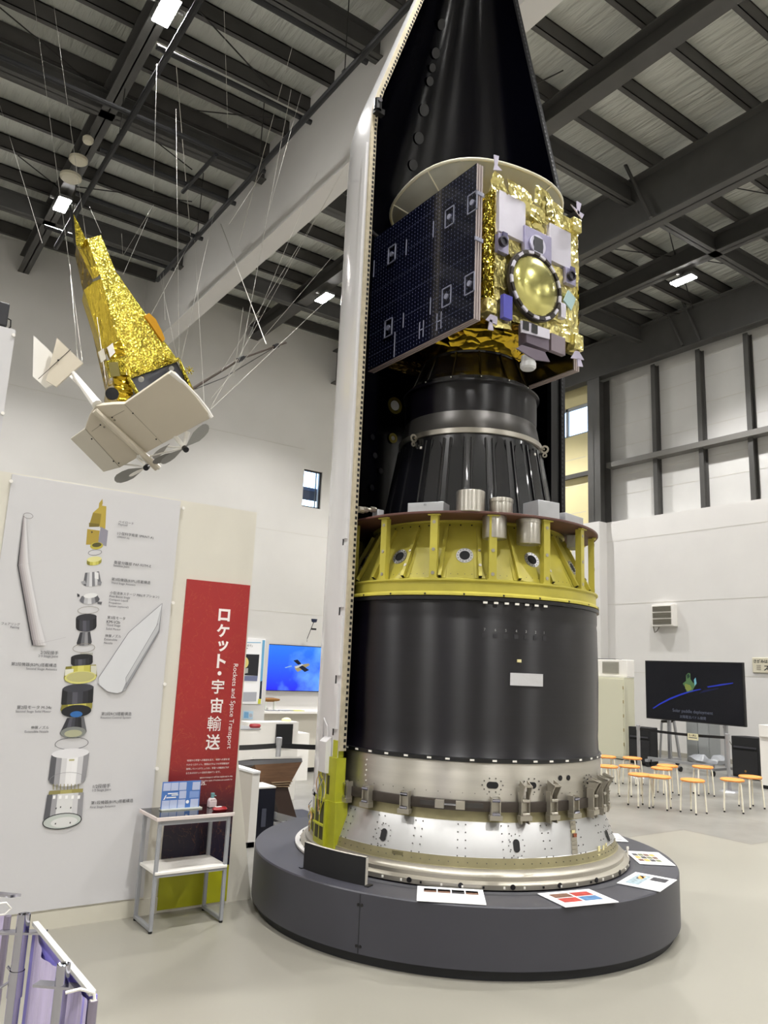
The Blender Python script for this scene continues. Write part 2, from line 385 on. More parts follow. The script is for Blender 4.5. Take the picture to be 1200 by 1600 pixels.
# sag rods
for pts, l in [(((0, 12), (88, 47), (150, 135)), None)]: pass
rods = [((0, 12), (160, 145)), ((28, 243), (100, 300)), ((312, 18), (420, 135)), ((300, 172), (445, 187)), ((105, 290), (300, 315)), ((200, 187), (300, 265)),
        ((950, 388), (1060, 402)), ((1043, 352), (1055, 400)), ((1100, 407), (1150, 415)), ((1150, 294), (1200, 303)), ((960, 480), (1062, 490)), ((1070, 440), (1083, 482)), ((820, 140), (880, 110))]
for a, b_ in rods:
    tag(MB().tube(atZ(*a, 10.9), atZ(*b_, 10.9), .012, ROD, 6).build('roof_tie_rod'), 'thin dark steel tie rod below the roof purlins', 'rod', 'thin bracing rods of the roof')
# black pipe grid for the hanging models
for x, l in ((2.55, 'long black pipe running over the hanging gold satellite'), (4.6, 'long black pipe running along the white dividing beam')):
    tag(MB().tube((x, 6.2, 9.6), (x, 15.4, 9.6), .045, PIPE, 10).build('hanging_pipe'), l, 'pipe')
for y, xa in ((7.68, -1.), (9.17, 2.4), (10.68, -1), (11.83, 2.4), (13.32, 2.4), (14.83, 2.2)):
    tag(MB().tube((xa, y, 9.66), (4.75, y, 9.66), .04, PIPE, 10).build('cross_pipe'), 'black cross pipe of the ceiling grid left of the white dividing beam', 'pipe', 'black cross pipes over the hanging models')
tag(MB().tube((3.9, 10.68, 9.6), (3.85, 12.0, 9.6), .035, PIPE, 8).build('link_pipe'), 'short black pipe linking two cross pipes near the dividing beam', 'pipe')
# pipe hangers
for (x, y) in ((2.55, 8.4), (2.55, 11.3), (2.55, 14.2), (4.6, 8.0), (4.6, 10.6), (4.6, 13.2)):
    tag(MB().tube((x, y, 9.62), (x, y, 10.95), .008, ROD, 6).box((x, y, 9.64), (.06, .06, .06), ROD).build('pipe_hanger'), 'thin rod and clamp holding a black pipe under the roof', 'hanger', 'rods holding the black pipes')

# ------------------------------------------------------------------ lamps
def lamp(x, y, label, power=900., group=None, z=10.35):
    t = thing('ceiling_light', label, 'lamp', (x, y, z), group)
    MB().bb(x-.03, x+.03, y-.03, y+.03, z+.03, z+.16).bb(x-.24, x+.24, y-.02, y+.02, z+.06, z+.1).build('bracket', STEEL, t)
    MB().bb(x-.12, x+.12, y-.27, y+.27, z+.0, z+.06).build('housing', mat('grey lamp housing', '6c6c6c', .5), t)
    for s in (-1, 1): MB().bb(x-.11, x+.11, y+s*.14-.12, y+s*.14+.12, z-.02, z-.001).build('glowing_panel', LAMP, t)
    ld = bpy.data.lights.new('lamp_beam', 'SPOT'); ld.energy = power; ld.spot_size = rad(116); ld.spot_blend = .6; ld.shadow_soft_size = .12; ld.color = (1., .985, .97)
    lo = bpy.data.objects.new('lamp_beam', ld); COL.objects.link(lo); lo.parent = t; lo.location = (0, 0, -.06)
    return t
LP = 1640
seen = {(2.5, 15.05): 'bright square lamp directly above the tip of the gold hanging satellite', (2.5, 9.27): 'brightest lamp at the top edge of the view, left half',
        (8.5, 15.1): 'lit lamp beyond the dividing beam, just left of the white fairing', (14.15, 9.25): 'lit twin lamp under the roof between the two right-hand girders'}
for (x, y), l in seen.items(): lamp(x, y, l, LP)
for x in (2.5, 8.5, 14.15):
    for y in (15.1, 9.25, 3.4, -2.4, -7.5):
        if any(abs(x-a)+abs(y-b_) < .6 for a, b_ in seen): continue
        lamp(x, y, 'twin panel lamp high under the roof outside the view', LP, 'roof lamps outside the view')
lamp(-3.4, 3.4, 'twin panel lamp high under the roof outside the view', LP, 'roof lamps outside the view')
lamp(-3.4, 9.25, 'twin panel lamp high under the roof outside the view', LP, 'roof lamps outside the view')
lamp(-3.4, -3, 'twin panel lamp high under the roof outside the view', LP, 'roof lamps outside the view')
# smoke detectors / speakers on the left beam
for (px, py, r, l) in ((137, 223, .09, 'small round detector on the roof beam, highest of three in the view'), (122, 254, .16, 'round white ceiling speaker hanging from the roof beam'), (110, 281, .19, 'pale disc shaped fitting just above the far left lamp')):
    p = atZ(px, py, 10.3); t = thing('ceiling_fitting', l, 'ceiling fitting', p)
    MB().lathe([(.001, p.z), (r*.8, p.z), (r, p.z+.03), (r, p.z+.08), (r*.6, p.z+.12), (.001, p.z+.12)], (p.x, p.y), 24).build('cover', mat('ivory plastic', 'cfc9b4', .5), t)
    MB().tube((p.x, p.y, p.z+.1), (p.x, p.y, 10.55), .02, STEEL).build('stem', None, t)

# ------------------------------------------------------------------ steel on the right wall
def hcol(x, y, z0_, z1_, w, d, name, label, group=None):
    mb = MB(); mb.bb(x-d/2, x-d/2+.015, y-w/2, y+w/2, z0_, z1_).bb(x+d/2-.015, x+d/2, y-w/2, y+w/2, z0_, z1_).bb(x-d/2, x+d/2, y-.008, y+.008, z0_, z1_)
    return tag(mb.build(name, STEEL, smooth=False), label, 'column', group)
cl = {11.93: 'first slim dark steel post right of the big corner column on the upper right wall', 10.62: 'second slim dark steel post from the big corner column, upper right wall', 9.36: 'third slim dark steel post on the upper right wall, nearest the picture edge', 8.05: 'slim dark steel post on the upper right wall'}
for y, l in cl.items(): hcol(XR+.22, y, 5.81, 9.9, .12, .2, 'wall_post', l)
tag(MB().bb(XR+.02, XR+.3, Y0, yP0, 7.33, 7.47).build('wall_rail', mat('lit grey steel rail', '6b6965', .55), smooth=False), 'horizontal dark steel rail crossing the posts of the upper right wall', 'rail')  # steel colour lightened to stand for the light on the rail
hcol(XR+.0, 13.62, 5.81, 9.9, .42, .44, 'corner_column', 'thick dark steel column on the white pilaster right of the bright window')
hcol(XR+.12, 13.95, 5.81, 9.9, .12, .2, 'window_post', 'slim dark steel post beside the bright high window')
tag(MB().bb(XR+.15, XR+.25, 14.0, YB, 7.3, 7.42).build('wall_rail', STEEL), 'short dark rail on the cream wall below the bright window', 'rail')

# ------------------------------------------------------------------ platform
cx, cy = 4.30376, 4.93108
CC = (cx, cy)
pf = thing('display_platform', 'round slate grey display platform under the rocket', 'platform', (cx, cy, 0))
MB().lathe([(1.26, .40), (1.30, .408), (1.598, .408), (1.605, .40), (1.605, .062), (1.56, .062)], CC, 160, mt=PLAT).lathe([(1.26, .40), (.02, .4)], CC, 96, mt=PLAT).build('round_top', None, pf)
MB().lathe([(1.565, .075), (1.565, .0)], CC, 160, mt=SKB).build('kickboard', None, pf)
sb = MB(); aS = math.atan2(-1.32, -.92)
def azpt(R, a, z): a = rad(a); return Vector((cx+R*math.cos(a), cy+R*math.sin(a), z))
def az_of(px, py, R):
    d = ray(px, py); A = d.x**2+d.y**2; B = -(d.x*cx+d.y*cy); C_ = cx*cx+cy*cy-R*R; D = B*B-A*C_
    t = (-B-math.sqrt(max(D, 0)))/A; p = CAM+d*t; return math.degrees(math.atan2(p.y-cy, p.x-cx)), p.z
def azbox(mb, a, R, z, wt, wr, h, mt=None):
    """box on the circle: wt tangential, wr radial, h high"""
    return mb.box(azpt(R, a, z), (wr, wt, h), mt, Matrix.Rotation(rad(a), 3, 'Z'))
seam_a, _ = az_of(562, 1420, 1.605)
azbox(sb, seam_a, 1.6055, .23, .004, .003, .33, SKB)
for dz in (.335, .105):
    for da in (-.4, .5): sb.disc(azpt(1.605, seam_a+da, dz), azpt(1, seam_a, 0)-azpt(0, 0, 0), .009, BLK, 12, h=.003)
sb.build('seam_and_screws', None, pf)
sr = MB().lathe([(1.30, .4095), (1.36, .4095)], CC, 128, a0=-185, a1=20, mt=mat('dark groove', '3a3b40', .6)); sr.build('inner_groove', None, pf)

# ------------------------------------------------------------------ rocket stage stack
rs = thing('rocket_stage', 'large rocket stage with black motor case and yellow equipment section on the round platform', 'rocket', (cx, cy, .408))
base = MB().lathe([(1.0, .41), (1.262, .41), (1.262, .438), (1.25, .442), (1.245, .446), (1.225, .452), (1.222, .475), (1.205, .48), (1.19, .495), (1.186, .515)], CC, 160, mt=ALU2)
for i in range(60):
    a = i*6+1.5
    azbox(base, a, 1.262, .425, .012, .012, .014, mat('pale bolt', 'e5e2da', .4) if i % 3 else BLK)
for i in range(24): base.disc(azpt(1.263, i*15+4, .43), azpt(1, i*15+4, 0)-Vector((cx, cy, 0)), .017, BLK, 10, h=.004)
base.build('base_ring', None, rs)
lc = MB().lathe([(1.186, .515), (1.176, .518), (1.16, .575)], CC, 160, mt=OLIVE).lathe([(1.16, .575), (1.155, .578), (1.078, .775), (1.075, .778)], CC, 160, mt=ALUC).lathe([(1.075, .778), (1.066, .80), (1.062, .845)], CC, 160, mt=OLIVE)
def cone_r(z): return 1.16+(z-.575)/(.775-.575)*(1.078-1.16) if z > .575 else 1.165
rv = mat('dark rivet', '4b4844', .5)
for a in list(range(-180, 0, 15)):
    for da in (-1.3, 1.3):
        for k in range(6):
            z = .535+k*.045; lc.disc(azpt(cone_r(z)+.002, a+4+da, z), azpt(1, a, .35)-Vector((cx, cy, 0)), .0045, rv, 8, h=.003)
for i in range(120): lc.disc(azpt(1.172, i*3, .545), azpt(1, i*3, .2)-Vector((cx, cy, 0)), .0035, rv, 6, h=.003)
lowc = lc.build('lower_cone', None, rs)
for a, z in ((-112.6, .648), (-64.2, .632), (-158.5, .649)):
    p = MB(); nrm = azpt(1, a, .38)-Vector((cx, cy, 0)); R_ = cone_r(z)+.004
    # vertical stadium hole
    c = azpt(R_, a, z); nrm = Vector(nrm).normalized(); t = Vector((-math.sin(rad(a)), math.cos(rad(a)), 0)); u = nrm.cross(t)
    if u.z < 0: u = -u
    pts = [c+t*.022*math.cos(k*pi/10)+u*(.022*math.sin(k*pi/10)+(.018 if k <= 10 else -.018)) for k in range(20)]
    p.poly([q+nrm*.0 for q in pts], nrm*.002, BLKM)
    for k in range(12): p.disc(c+t*.055*math.cos(k*pi/6)+u*.07*math.sin(k*pi/6), nrm, .004, rv, 8, h=.002)
    p.build('access_hole', None, lowc)
p = MB(); 
for (a, z, w, h) in ((-152, .56, .075, .02), (-76, .58, .03, .035), (-72.5, .578, .025, .03), (-69.5, .585, .025, .03), (-77, .535, .03, .03)):
    c = azpt(cone_r(z)+.004, a, z); azbox(p, a, cone_r(z)+.003, z, w, .004, h, OLIVE if w > .05 else mat('cream sticker', 'd9cf9a', .6))
p.build('sticker', None, lowc)
p = MB()
for k in range(8):
    z = .59+k*.024; azbox(p, -90+k*.45, cone_r(z)+.002, z, .055, .004, .03, ALU2)
azbox(p, -88, cone_r(.67)+.005, .665, .03, .004, .07, mat('rust patch', '8c4a2e', .7)); azbox(p, -88.3, cone_r(.7)+.005, .70, .03, .005, .04, MATS['cream sticker'])
p.build('cable_strip', None, lowc)
sk = MB().lathe([(1.062, .845), (1.066, .92), (1.064, 1.13), (1.06, 1.15)], CC, 160, mt=ALU)
skirt = sk.build('aluminium_skirt', None, rs)
def stad(mb, c, nrm, t, u, rx, L_, mt, vertical=False):
    pts = []
    for k in range(20):
        s_ = L_ if (k < 5 or k >= 15) else -L_
        if vertical: pts.append(c+t*rx*math.cos(k*pi/10)+u*(rx*math.sin(k*pi/10)+(L_ if k < 10 else -L_)))
        else: pts.append(c+t*(rx*math.cos(k*pi/10)+s_)+u*rx*math.sin(k*pi/10))
    mb.poly(pts, nrm*.003, mt)
for a, z, rx, L_ in ((-120.3, 1.012, .022, .018), (-105.3, 1.013, .022, .014), (-92.2, 1.056, .018, 0), (-87.8, 1.054, .018, 0), (-74.4, 1.015, .02, .0)):
    p = MB(); nrm = Vector((math.cos(rad(a)), math.sin(rad(a)), 0)); t = Vector((-nrm.y, nrm.x, 0)); u = Vector((0, 0, 1)); c = azpt(1.0655, a, z)
    stad(p, c, nrm, t, u, rx, L_, BLKM)
    if L_ or a > -80:
        for k in range(10): p.disc(c+t*(.07*math.cos(k*pi/5))+u*.045*math.sin(k*pi/5), nrm, .005, rv, 8, h=.003)
    p.build('port_hole', None, skirt)
p = MB()
for i in range(40):
    a = -175+i*4.4; p.disc(azpt(1.066, a, .955+.0*i), azpt(1, a, 0)-Vector((cx, cy, 0)), .003, rv, 6, h=.003)
for k in range(6): p.disc(azpt(1.066, -171+.4*(k % 2), .93+k*.035), azpt(1, -171, 0)-Vector((cx, cy, 0)), .006, mat('pale bolt', 'e5e2da', .4), 8, h=.003)
p.build('rivet_row', None, skirt)
cb = MB().lathe([(1.068, .845), (1.088, .845), (1.09, .85), (1.09, .905), (1.088, .91), (1.068, .91)], CC, 160, mt=mat('grey brown strap steel', '4b4540', .4, .7, var=.15, vscale=6), closed=True)
cb.build('clamp_band', None, rs)
def clamp(a, tall=False):
    p = MB(); R = Matrix.Rotation(rad(a), 3, 'Z')
    for s in (-1, 1):
        c = azpt(1.105, a, .878); c += Vector((-math.sin(rad(a)), math.cos(rad(a)), 0))*s*.028
        p.box(c, (.05, .008, .13 if not tall else .2), ALU2, R)
    azbox(p, a, 1.098, .878, .05, .02, .11, ALU2)
    azbox(p, a, 1.115, .815, .085, .05, .03, ALU2)
    for dz in (-.04, .045):
        p.tube(azpt(1.13, a-1.3, .878+dz), azpt(1.13, a+1.3, .878+dz), .011, CHROME if not tall else ALU2, 10)
    if tall:
        for s in (-1, 1):
            t = Vector((-math.sin(rad(a)), math.cos(rad(a)), 0))*s*.026
            q = [azpt(1.09, a, .80)+t, azpt(1.13, a, .82)+t, azpt(1.13, a, .95)+t, azpt(1.17, a, 1.02)+t, azpt(1.09, a, 1.05)+t]
            p.poly(q, Vector((-math.sin(rad(a)), math.cos(rad(a)), 0))*.006, ALU2)
        azbox(p, a, 1.12, 1.02, .052, .09, .012, ALU2)
    return p.build('clamp_bracket', None, rs)
for a in (-179, -167.4, -151.2, -119.7, -87.5, 172, 158, -40, -20): clamp(a)
for a in (-109.3, -98.1, -75.2, -66.5, -58): clamp(a, True)
p = MB()
t = lambda a: azpt(1.105, a, .882)
p.tube(t(-138.2), t(-132.2), .008, CHROME); 
for a in (-139.5, -138, -132.4, -130.9): azbox(p, a, 1.105, .882, .03, .035, .05, ALU2)
azbox(p, -143, 1.098, .882, .11, .012, .03, DKMET); azbox(p, -127, 1.098, .882, .12, .012, .03, DKMET)
p.build('turnbuckle', None, rs)

mc = MB().lathe([(1.06, 1.15), (1.072, 1.155), (1.072, 1.178), (1.06, 1.182)], CC, 160, mt=BLK)
bt = mat('pale bolt', 'e5e2da', .4)
for i in range(45): azbox(mc, i*8+random.uniform(-1, 1), 1.073, 1.168, .03, .004, .012, bt)
mc.lathe([(1.06, 1.182), (1.052, 1.2), (1.047, 1.3), (1.05, 1.35), (1.056, 1.7), (1.05, 2.1), (1.045, 2.13), (1.05, 2.15), (1.05, 2.235)], CC, 200, mt=CFRP)
mc.lathe([(1.05, 2.235), (1.068, 2.238), (1.068, 2.262), (1.05, 2.268)], CC, 160, mt=BLK)
motor = mc.build('motor_case', None, rs)
p = MB(); 
for k in range(5): azbox(p, -112.7+k*2.7, 1.062, 1.71, .052, .006, .085, mat('silver label', 'c9c9cc', .35, .4, bump=.3, bscale=40))
azbox(p, -110.5, 1.058, 1.835, .03, .01, .02, MATS['cream sticker']); p.build('silver_label', None, motor)
p = MB()
for k in range(7): azbox(p, -124+k*4.1, 1.066, 2.225, .03, .006, .014, bt); azbox(p, -124+k*4.1, 1.053, 2.0, .03, .003, .03, mat('dark tag', '26252a', .5))
for k, s_ in enumerate('7654321'): put_text(p, s_, azpt(1.0555, -124.3+k*4.1, 2.03), (-math.sin(rad(-124+k*4.1)), math.cos(rad(-124+k*4.1)), 0), (0, 0, 1), height=.018, mt=mat('faded number print', '9a9a98', .6))
p.build('number_tags', None, motor)

yb = MB().lathe([(1.05, 2.268), (1.068, 2.27), (1.066, 2.285), (1.045, 2.30), (1.045, 2.365), (1.06, 2.375), (1.06, 2.385), (1.01, 2.392)], CC, 160, mt=YEL)
yc_r = lambda z: .985+(z-2.392)/(2.84-2.392)*(.775-.985)
yb.lathe([(1.01, 2.392), (.985, 2.40), (.775, 2.84), (.80, 2.845), (.80, 2.857)], CC, 120, mt=YEL)
for i in range(120):
    a = i*3; nr = azpt(1, a, .4)-Vector((cx, cy, 0)); yb.disc(azpt(yc_r(2.43)+.002, a, 2.43), nr, .003, rv, 6, h=.003); 
    if i % 2: yb.disc(azpt(yc_r(2.82)+.003, a, 2.82), nr, .006, BLK, 8, h=.003)
for i in range(24): azbox(yb, i*15+3, 1.066, 2.278, .012, .008, .012, BLK)
yel = yb.build('yellow_equipment_cone', None, rs)
for i in range(22):
    a = -175.2+i*16.5
    p = MB(); pts0 = azpt(yc_r(2.40)+.025, a, 2.41); pts1 = azpt(yc_r(2.80)+.012, a, 2.80)
    d = (pts1-pts0); ln = d.length; d.normalize(); t = Vector((-math.sin(rad(a)), math.cos(rad(a)), 0)); nr = t.cross(d); R = Matrix((nr, t, d)).transposed()
    if nr.dot(azpt(1, a, 0)-Vector((cx, cy, 0))) < 0: R = Matrix((-nr, t, d)).transposed()
    mid = (pts0+pts1)/2
    p.box(mid, (.03, .025, ln), YEL, R); p.box(mid-Vector(R.col[0])*.02, (.004, .075, ln), YEL, R)
    p.box(pts0-d*.0015, (.024, .019, .004), BLKM, R)
    if i % 2: p.disc(pts0+d*.09+Vector(R.col[0])*.016, R.col[0], .012, ALU2, 10, h=.004); p.disc(pts0+d*.22+Vector(R.col[0])*.016, R.col[0], .01, ALU2, 10, h=.004)
    p.build('rib', None, yel)
for i in range(11):
    a = -165+i*32.7; z = 2.573; nr = (azpt(1, a, .43)-Vector((cx, cy, 0))).normalized(); p = MB(); c = azpt(yc_r(z)+.002, a, z)
    p.disc(c, nr, .062, ALUC, 24, h=.006); p.disc(c+nr*.005, nr, .038, BLKM, 24, h=.003)
    t_ = Vector((-math.sin(rad(a)), math.cos(rad(a)), 0)); u_ = nr.cross(t_)
    for k in range(14): p.disc(c+nr*.006+(t_*math.cos(k*pi/7)+u_*math.sin(k*pi/7))*.051, nr, .004, rv, 6, h=.002)
    p.build('round_port', None, yel)
for i in range(15):
    a = -168.5+i*23.75 if i < 5 else -72.5+(i-4)*24
    p = MB()
    azbox(p, a, 1.03, 2.62, .055, .008, .46, YEL); azbox(p, a-1.4, 1.01, 2.62, .006, .045, .46, YEL); azbox(p, a+1.4, 1.01, 2.62, .006, .045, .46, YEL)
    azbox(p, a, 1.035, 2.852, .09, .03, .008, YEL); azbox(p, a, 1.02, 2.392, .08, .04, .008, YEL)
    for z in (2.80, 2.60, 2.43): p.disc(azpt(1.034, a, z), azpt(1, a, 0)-Vector((cx, cy, 0)), .013, ALU2, 10, h=.003)
    p.build('strut', None, rs)
plate = MB().lathe([(.70, 2.858), (1.062, 2.858), (1.066, 2.862), (1.066, 2.873), (1.062, 2.876), (.70, 2.876)], CC, 160, mt=REDP, closed=True).build('equipment_ring_plate', None, rs)
# things mounted on the ring plate
def canister(a, R_, z0_, z1_, r, lid=True):
    c = azpt(R_, a, 0); p = MB().lathe([(.001, z1_), (r*.93, z1_), (r*.95, z1_-.004), (r*.97, z1_), (r, z1_-.004), (r, z0_), (r*.97, z0_-.004), (.001, z0_-.004)], (c.x, c.y), 40, mt=ALU)
    if lid: p.lathe([(r*1.03, z1_-.03), (r*1.04, z1_-.026), (r*1.04, z1_-.004), (r*.9, z1_-.003)], (c.x, c.y), 40, mt=ALU)
    return p.build('canister', None, rs)
canister(-130.2, .985, 2.876, 3.03, .105, False)
canister(-117.0, .97, 2.876, 2.99, .085)
canister(-119.5, .955, 2.70, 2.858, .088, False); canister(-103.6, .96, 2.68, 2.858, .088)
def eqbox(a, R_, w, d_, h, z0_=2.876, name='equipment_box'):
    p = MB(); azbox(p, a, R_, z0_+h/2, w, d_, h, LGMET); return p.build(name, None, rs, bevel=.004)
eb = eqbox(-149, .95, .28, .14, .075)
p = MB(); tdir = Vector((-math.sin(rad(-149)), math.cos(rad(-149)), 0)); put_text(p, 'E2', azpt(1.0215, -149, 2.925)-tdir*.01, tdir, (0, 0, 1), height=.014, mt=TEXTD); p.build('stencil', None, eb)
eqbox(-96.5, .95, .20, .18, .125); eqbox(-78, .95, .27, .12, .075); eqbox(-177.5, .96, .07, .06, .07)
eqbox(-60, .9, .16, .1, .1, 2.74, 'connector_box')
# black ribbed cone
bc_r = lambda z: .725+(z-2.876)/(3.60-2.876)*(.60-.725)
bc = MB().lathe([(.74, 2.876), (.74, 2.886), (.725, 2.89), (.60, 3.60)], CC, 160, mt=CFDK)
cone2 = bc.build('black_ribbed_cone', None, rs)
for i in range(23):
    a = -171.3+i*15.65; p = MB()
    for s in (-1, 1):
        q0 = azpt(bc_r(2.89)+.004, a+s*5.2, 2.89); q1 = azpt(bc_r(3.56)+.004, a+s*5.2, 3.56)
        p.tube(q0, q1, .012, CFDK, 6)
    # raised panel between the seams with a pointed head
    fs = []; pts = [(-4.6, 2.9), (4.6, 2.9), (4.4, 3.46), (2.4, 3.53), (-2.4, 3.53), (-4.4, 3.46)]
    p.poly([azpt(bc_r(z)+.002, a+da, z) for da, z in pts], (azpt(1, a, 0)-Vector((cx, cy, 0)))*.012, CFDK)
    p.build('rib_panel', None, cone2)
    if i % 2 == 0 and i < 9:
        q = MB(); azbox(q, a+2.5, bc_r(3.5)+.02, 3.5-.12*(i % 3), .018, .006, .018, bt); q.build('white_dot', None, cone2)
MB().lathe([(.60, 3.60), (.615, 3.602), (.617, 3.64), (.605, 3.645)], CC, 120, mt=ALU).build('silver_ring', None, rs)
MB().lathe([(.605, 3.645), (.60, 3.65), (.578, 3.76), (.568, 3.80), (.566, 3.80)], CC, 120, mt=mat('dark grey machined metal', '5a5856', .35, .7, var=.08, vscale=5)).build('flared_collar', None, rs)
MB().lathe([(.566, 3.80), (.57, 3.84), (.57, 4.02), (.566, 4.03), (.566, 4.045), (.592, 4.05), (.592, 4.065), (.56, 4.075)], CC, 120, mt=CFRP).build('upper_motor_case', None, rs)
for a in (-176, -58):
    c = azpt(.65, a, 3.59); p = MB(); nn = Vector((-math.sin(rad(a)), math.cos(rad(a)), 0))
    p.disc(c, nn, .035, ALU2, 16, h=.01, r_in=.02); p.tube(azpt(.6, a, 3.6), c, .008, ALU2); p.disc(c+Vector((0, 0, -.05)), nn, .02, ALU2, 12, h=.01, r_in=.01)
    p.build('lifting_eye', None, rs)
ac = MB().lathe([(.545, 4.07), (.545, 4.11), (.50, 4.16), (.425, 4.36), (.43, 4.375)], CC, 28, mt=CFDK)
for i in range(14):
    a = i*360/14+6; ac.tube(azpt(.535, a, 4.10), azpt(.43, a, 4.36), .008, CFDK, 6); ac.disc(azpt(.55, a, 4.095), azpt(1, a, 0)-Vector((cx, cy, 0)), .006, bt, 6, h=.004)
ac.build('payload_adapter', None, rs, ang=10)
# rod linking the ring plate and the fairing flange
p = MB(); q0 = Vector((cx-1.1, cy-.02, 2.93)); q1 = azpt(.99, -176.5, 2.945)
p.tube(q0, q1, .014, ALU2); p.tube(q0+Vector((-.03, 0, 0)), q0+Vector((.02, 0, 0)), .026, ALU2, 10)
for tt in (.25, .75): c = q0.lerp(q1, tt); p.tube(c-Vector((.02, 0, 0)), c+Vector((.02, 0, 0)), .022, ALU2, 6)
p.build('link_rod', None, rs)

# ------------------------------------------------------------------ fairing half shell
fr = thing('fairing_half', 'tall half shell nose fairing, white outside and black inside, open towards the rocket stage', 'rocket fairing', (cx, cy, .41))
RO, RI = 1.185, 1.135
ztip = 9.85
def fro(z): return RO if z < 6.45 else max(RO-(z-6.45)*.332-.0, .03)
zs = [.80, 1.5, 2.5, 3.5, 4.5, 5.5, 6.2, 6.40, 6.5, 6.62, 7, 7.5, 8, 8.5, 9, 9.4, 9.65, ztip]
def fr_s(z, off=0):   # softened shoulder
    if z < 6.2: return RO-off
    k = (fro(z-.12)+fro(z)+fro(z+.12))/3
    if z > 9.5: k = fro(9.5)*math.sqrt(max(0.0001, 1-((z-9.5)/(ztip-9.5))**2))
    return max(k-off, .004)
outer = [(fr_s(z), z) for z in zs]; inner = [(fr_s(z, .05), z) for z in zs]
A0, A1 = .0, 180.
shell = MB().lathe(outer, CC, 96, A0, A1, FOUT).build('outer_skin', None, fr)
# lower white section with the cut-out for the yellow bracket
low = MB().lathe([(1.18, .475), (1.18, .76), (1.19, .765), (1.19, .775)], CC, 90, A0, 176, FOUT)
low.lathe([(1.172, .775), (1.172, .80)], CC, 90, A0, 172, BLK)
low.lathe([(1.14, .475), (1.14, .80)], CC, 90, A0, 176, FINT)
low.build('lower_skin', None, fr)
br = MB().lathe([(1.18, .475), (1.21, .47), (1.225, .455), (1.225, .43), (1.30, .428), (1.30, .415), (1.14, .415)], CC, 96, A0-4, A1+4, mat('white ring metal', 'cfccc6', .4, .3))
for i in range(64): azbox(br, 2+i*2.8, 1.226, .445, .024, .006, .014, BLK)
br.build('base_flange', None, fr)
MB().lathe(inner, CC, 96, A0, A1, FINT).build('inner_lining', None, fr)
# edge flanges with the bolt holes, left (-X) and right (+X) of the opening
for sgn, nm in ((-1, 'edge_flange'), (1, 'edge_flange')):
    p = MB(); zz = [z for z in zs if z >= (.8 if sgn > 0 else 1.15)]; zz = [1.15]+zz[1:] if sgn < 0 else zz
    pts = [Vector((cx+sgn*(fr_s(z)+.004), cy-.001, z)) for z in zz]+[Vector((cx+sgn*(fr_s(z, .052)), cy-.001, z)) for z in reversed(zz)]
    n_ = len(zz); q = MB()
    for i in range(n_-1):
        a_, b_ = pts[i], pts[i+1]; c_, d_ = pts[2*n_-2-i], pts[2*n_-1-i]
        p.poly([a_, b_, c_, d_], (0, -.02, 0), FLNG if sgn < 0 else BLKM)
    z = zz[0]+.03
    while z < 9.3:
        r0_ = fr_s(z, .05); s_ = 1 if z < 6.4 else 1
        p.box((cx+sgn*(r0_+.013), cy-.0225, z), (.018, .004, .022), BLKM if sgn < 0 else mat('grey bolt', '26262b', .6))
        z += .042
    p.build(nm, None, fr, smooth=False)
# black cable gap and raised strip outside the left edge
p = MB(); 
for (za, zb) in ((1.3, 1.62), (1.68, 2.12), (2.18, 2.65), (2.7, 6.1)):
    p.lathe([(1.185, za), (1.205, za), (1.205, zb), (1.185, zb)], CC, 4, 176.4, 178.9, FOUT, closed=True)
p.build('cable_cover', None, fr)
MB().lathe([(1.1865, 1.25), (1.1865, 6.0)], CC, 2, 175.3, 176.3, BLKM).build('cable_groove', None, fr)
# hinge knuckle at the shoulder
p = MB(); c = Vector((cx-fr_s(6.45)+.01, cy-.03, 6.42)); p.tube(c-Vector((0, .03, .05)), c+Vector((0, -.03, .05)), .035, BLK, 10).box(c+Vector((.02, -.02, -.05)), (.09, .05, .05), BLK); p.disc(c+Vector((.0, -.06, .03)), (0, -1, 0), .02, CHROME, 10, h=.01)
p.build('shoulder_latch', None, fr)
# round ports inside
for (px, py, r, wf_) in ((616, 634, .085, .6), (613, 685, .05, .45)):
    a, z = None, None
    d = ray(px, py); A = d.x**2+d.y**2; B = -(d.x*cx+d.y*cy); C_ = cx*cx+cy*cy-1.13**2; t_ = (-B+math.sqrt(B*B-A*C_))/A; P = CAM+d*t_
    nr = Vector((cx-P.x, cy-P.y, 0)).normalized(); q = MB(); q.disc(P+nr*.004, nr, r, mat('olive gold ring', '8f8238', .4, .6), 28, h=.012, r_in=r*wf_*1.15); q.disc(P+nr*.004, nr, r*wf_*1.16, BLK, 24, h=.004)
    q.disc(P+nr*.009, nr, r*wf_, mat('white port cover', 'f6f5f7', .5), 24, h=.004); q.build('inner_port', None, fr)
q = MB()
for (px, py, r) in ((689, 38, .05), (680, 83, .05), (675, 106, .04), (671, 127, .045), (662, 172, .06), (654, 216, .06), (645, 258, .055), (581, 683, .03), (585, 712, .03), (594, 736, .03), (580, 762, .03)):
    d = ray(px, py); k = 1.
    for it in range(6):
        A = d.x**2+d.y**2; B = -(d.x*cx+d.y*cy); Rr = 1.13*k; C_ = cx*cx+cy*cy-Rr*Rr; t_ = (-B+math.sqrt(max(0, B*B-A*C_)))/A; P = CAM+d*t_; k = fr_s(P.z, .055)/1.13
    nr = Vector((cx-P.x, cy-P.y, -.33*1.1 if P.z > 6.4 else 0)).normalized()
    q = MB(); q.disc(P+nr*.012, nr, r, mat('faint grey patch', '101014', .3), 16); q.build('inner_patch', None, fr)
MB().lathe([(1.13, 6.0), (1.11, 6.005), (1.11, 6.03), (1.13, 6.035)], CC, 64, 2, 178, mat('grey ring frame', '4c4b4d', .4)).build('ring_frame', None, fr)
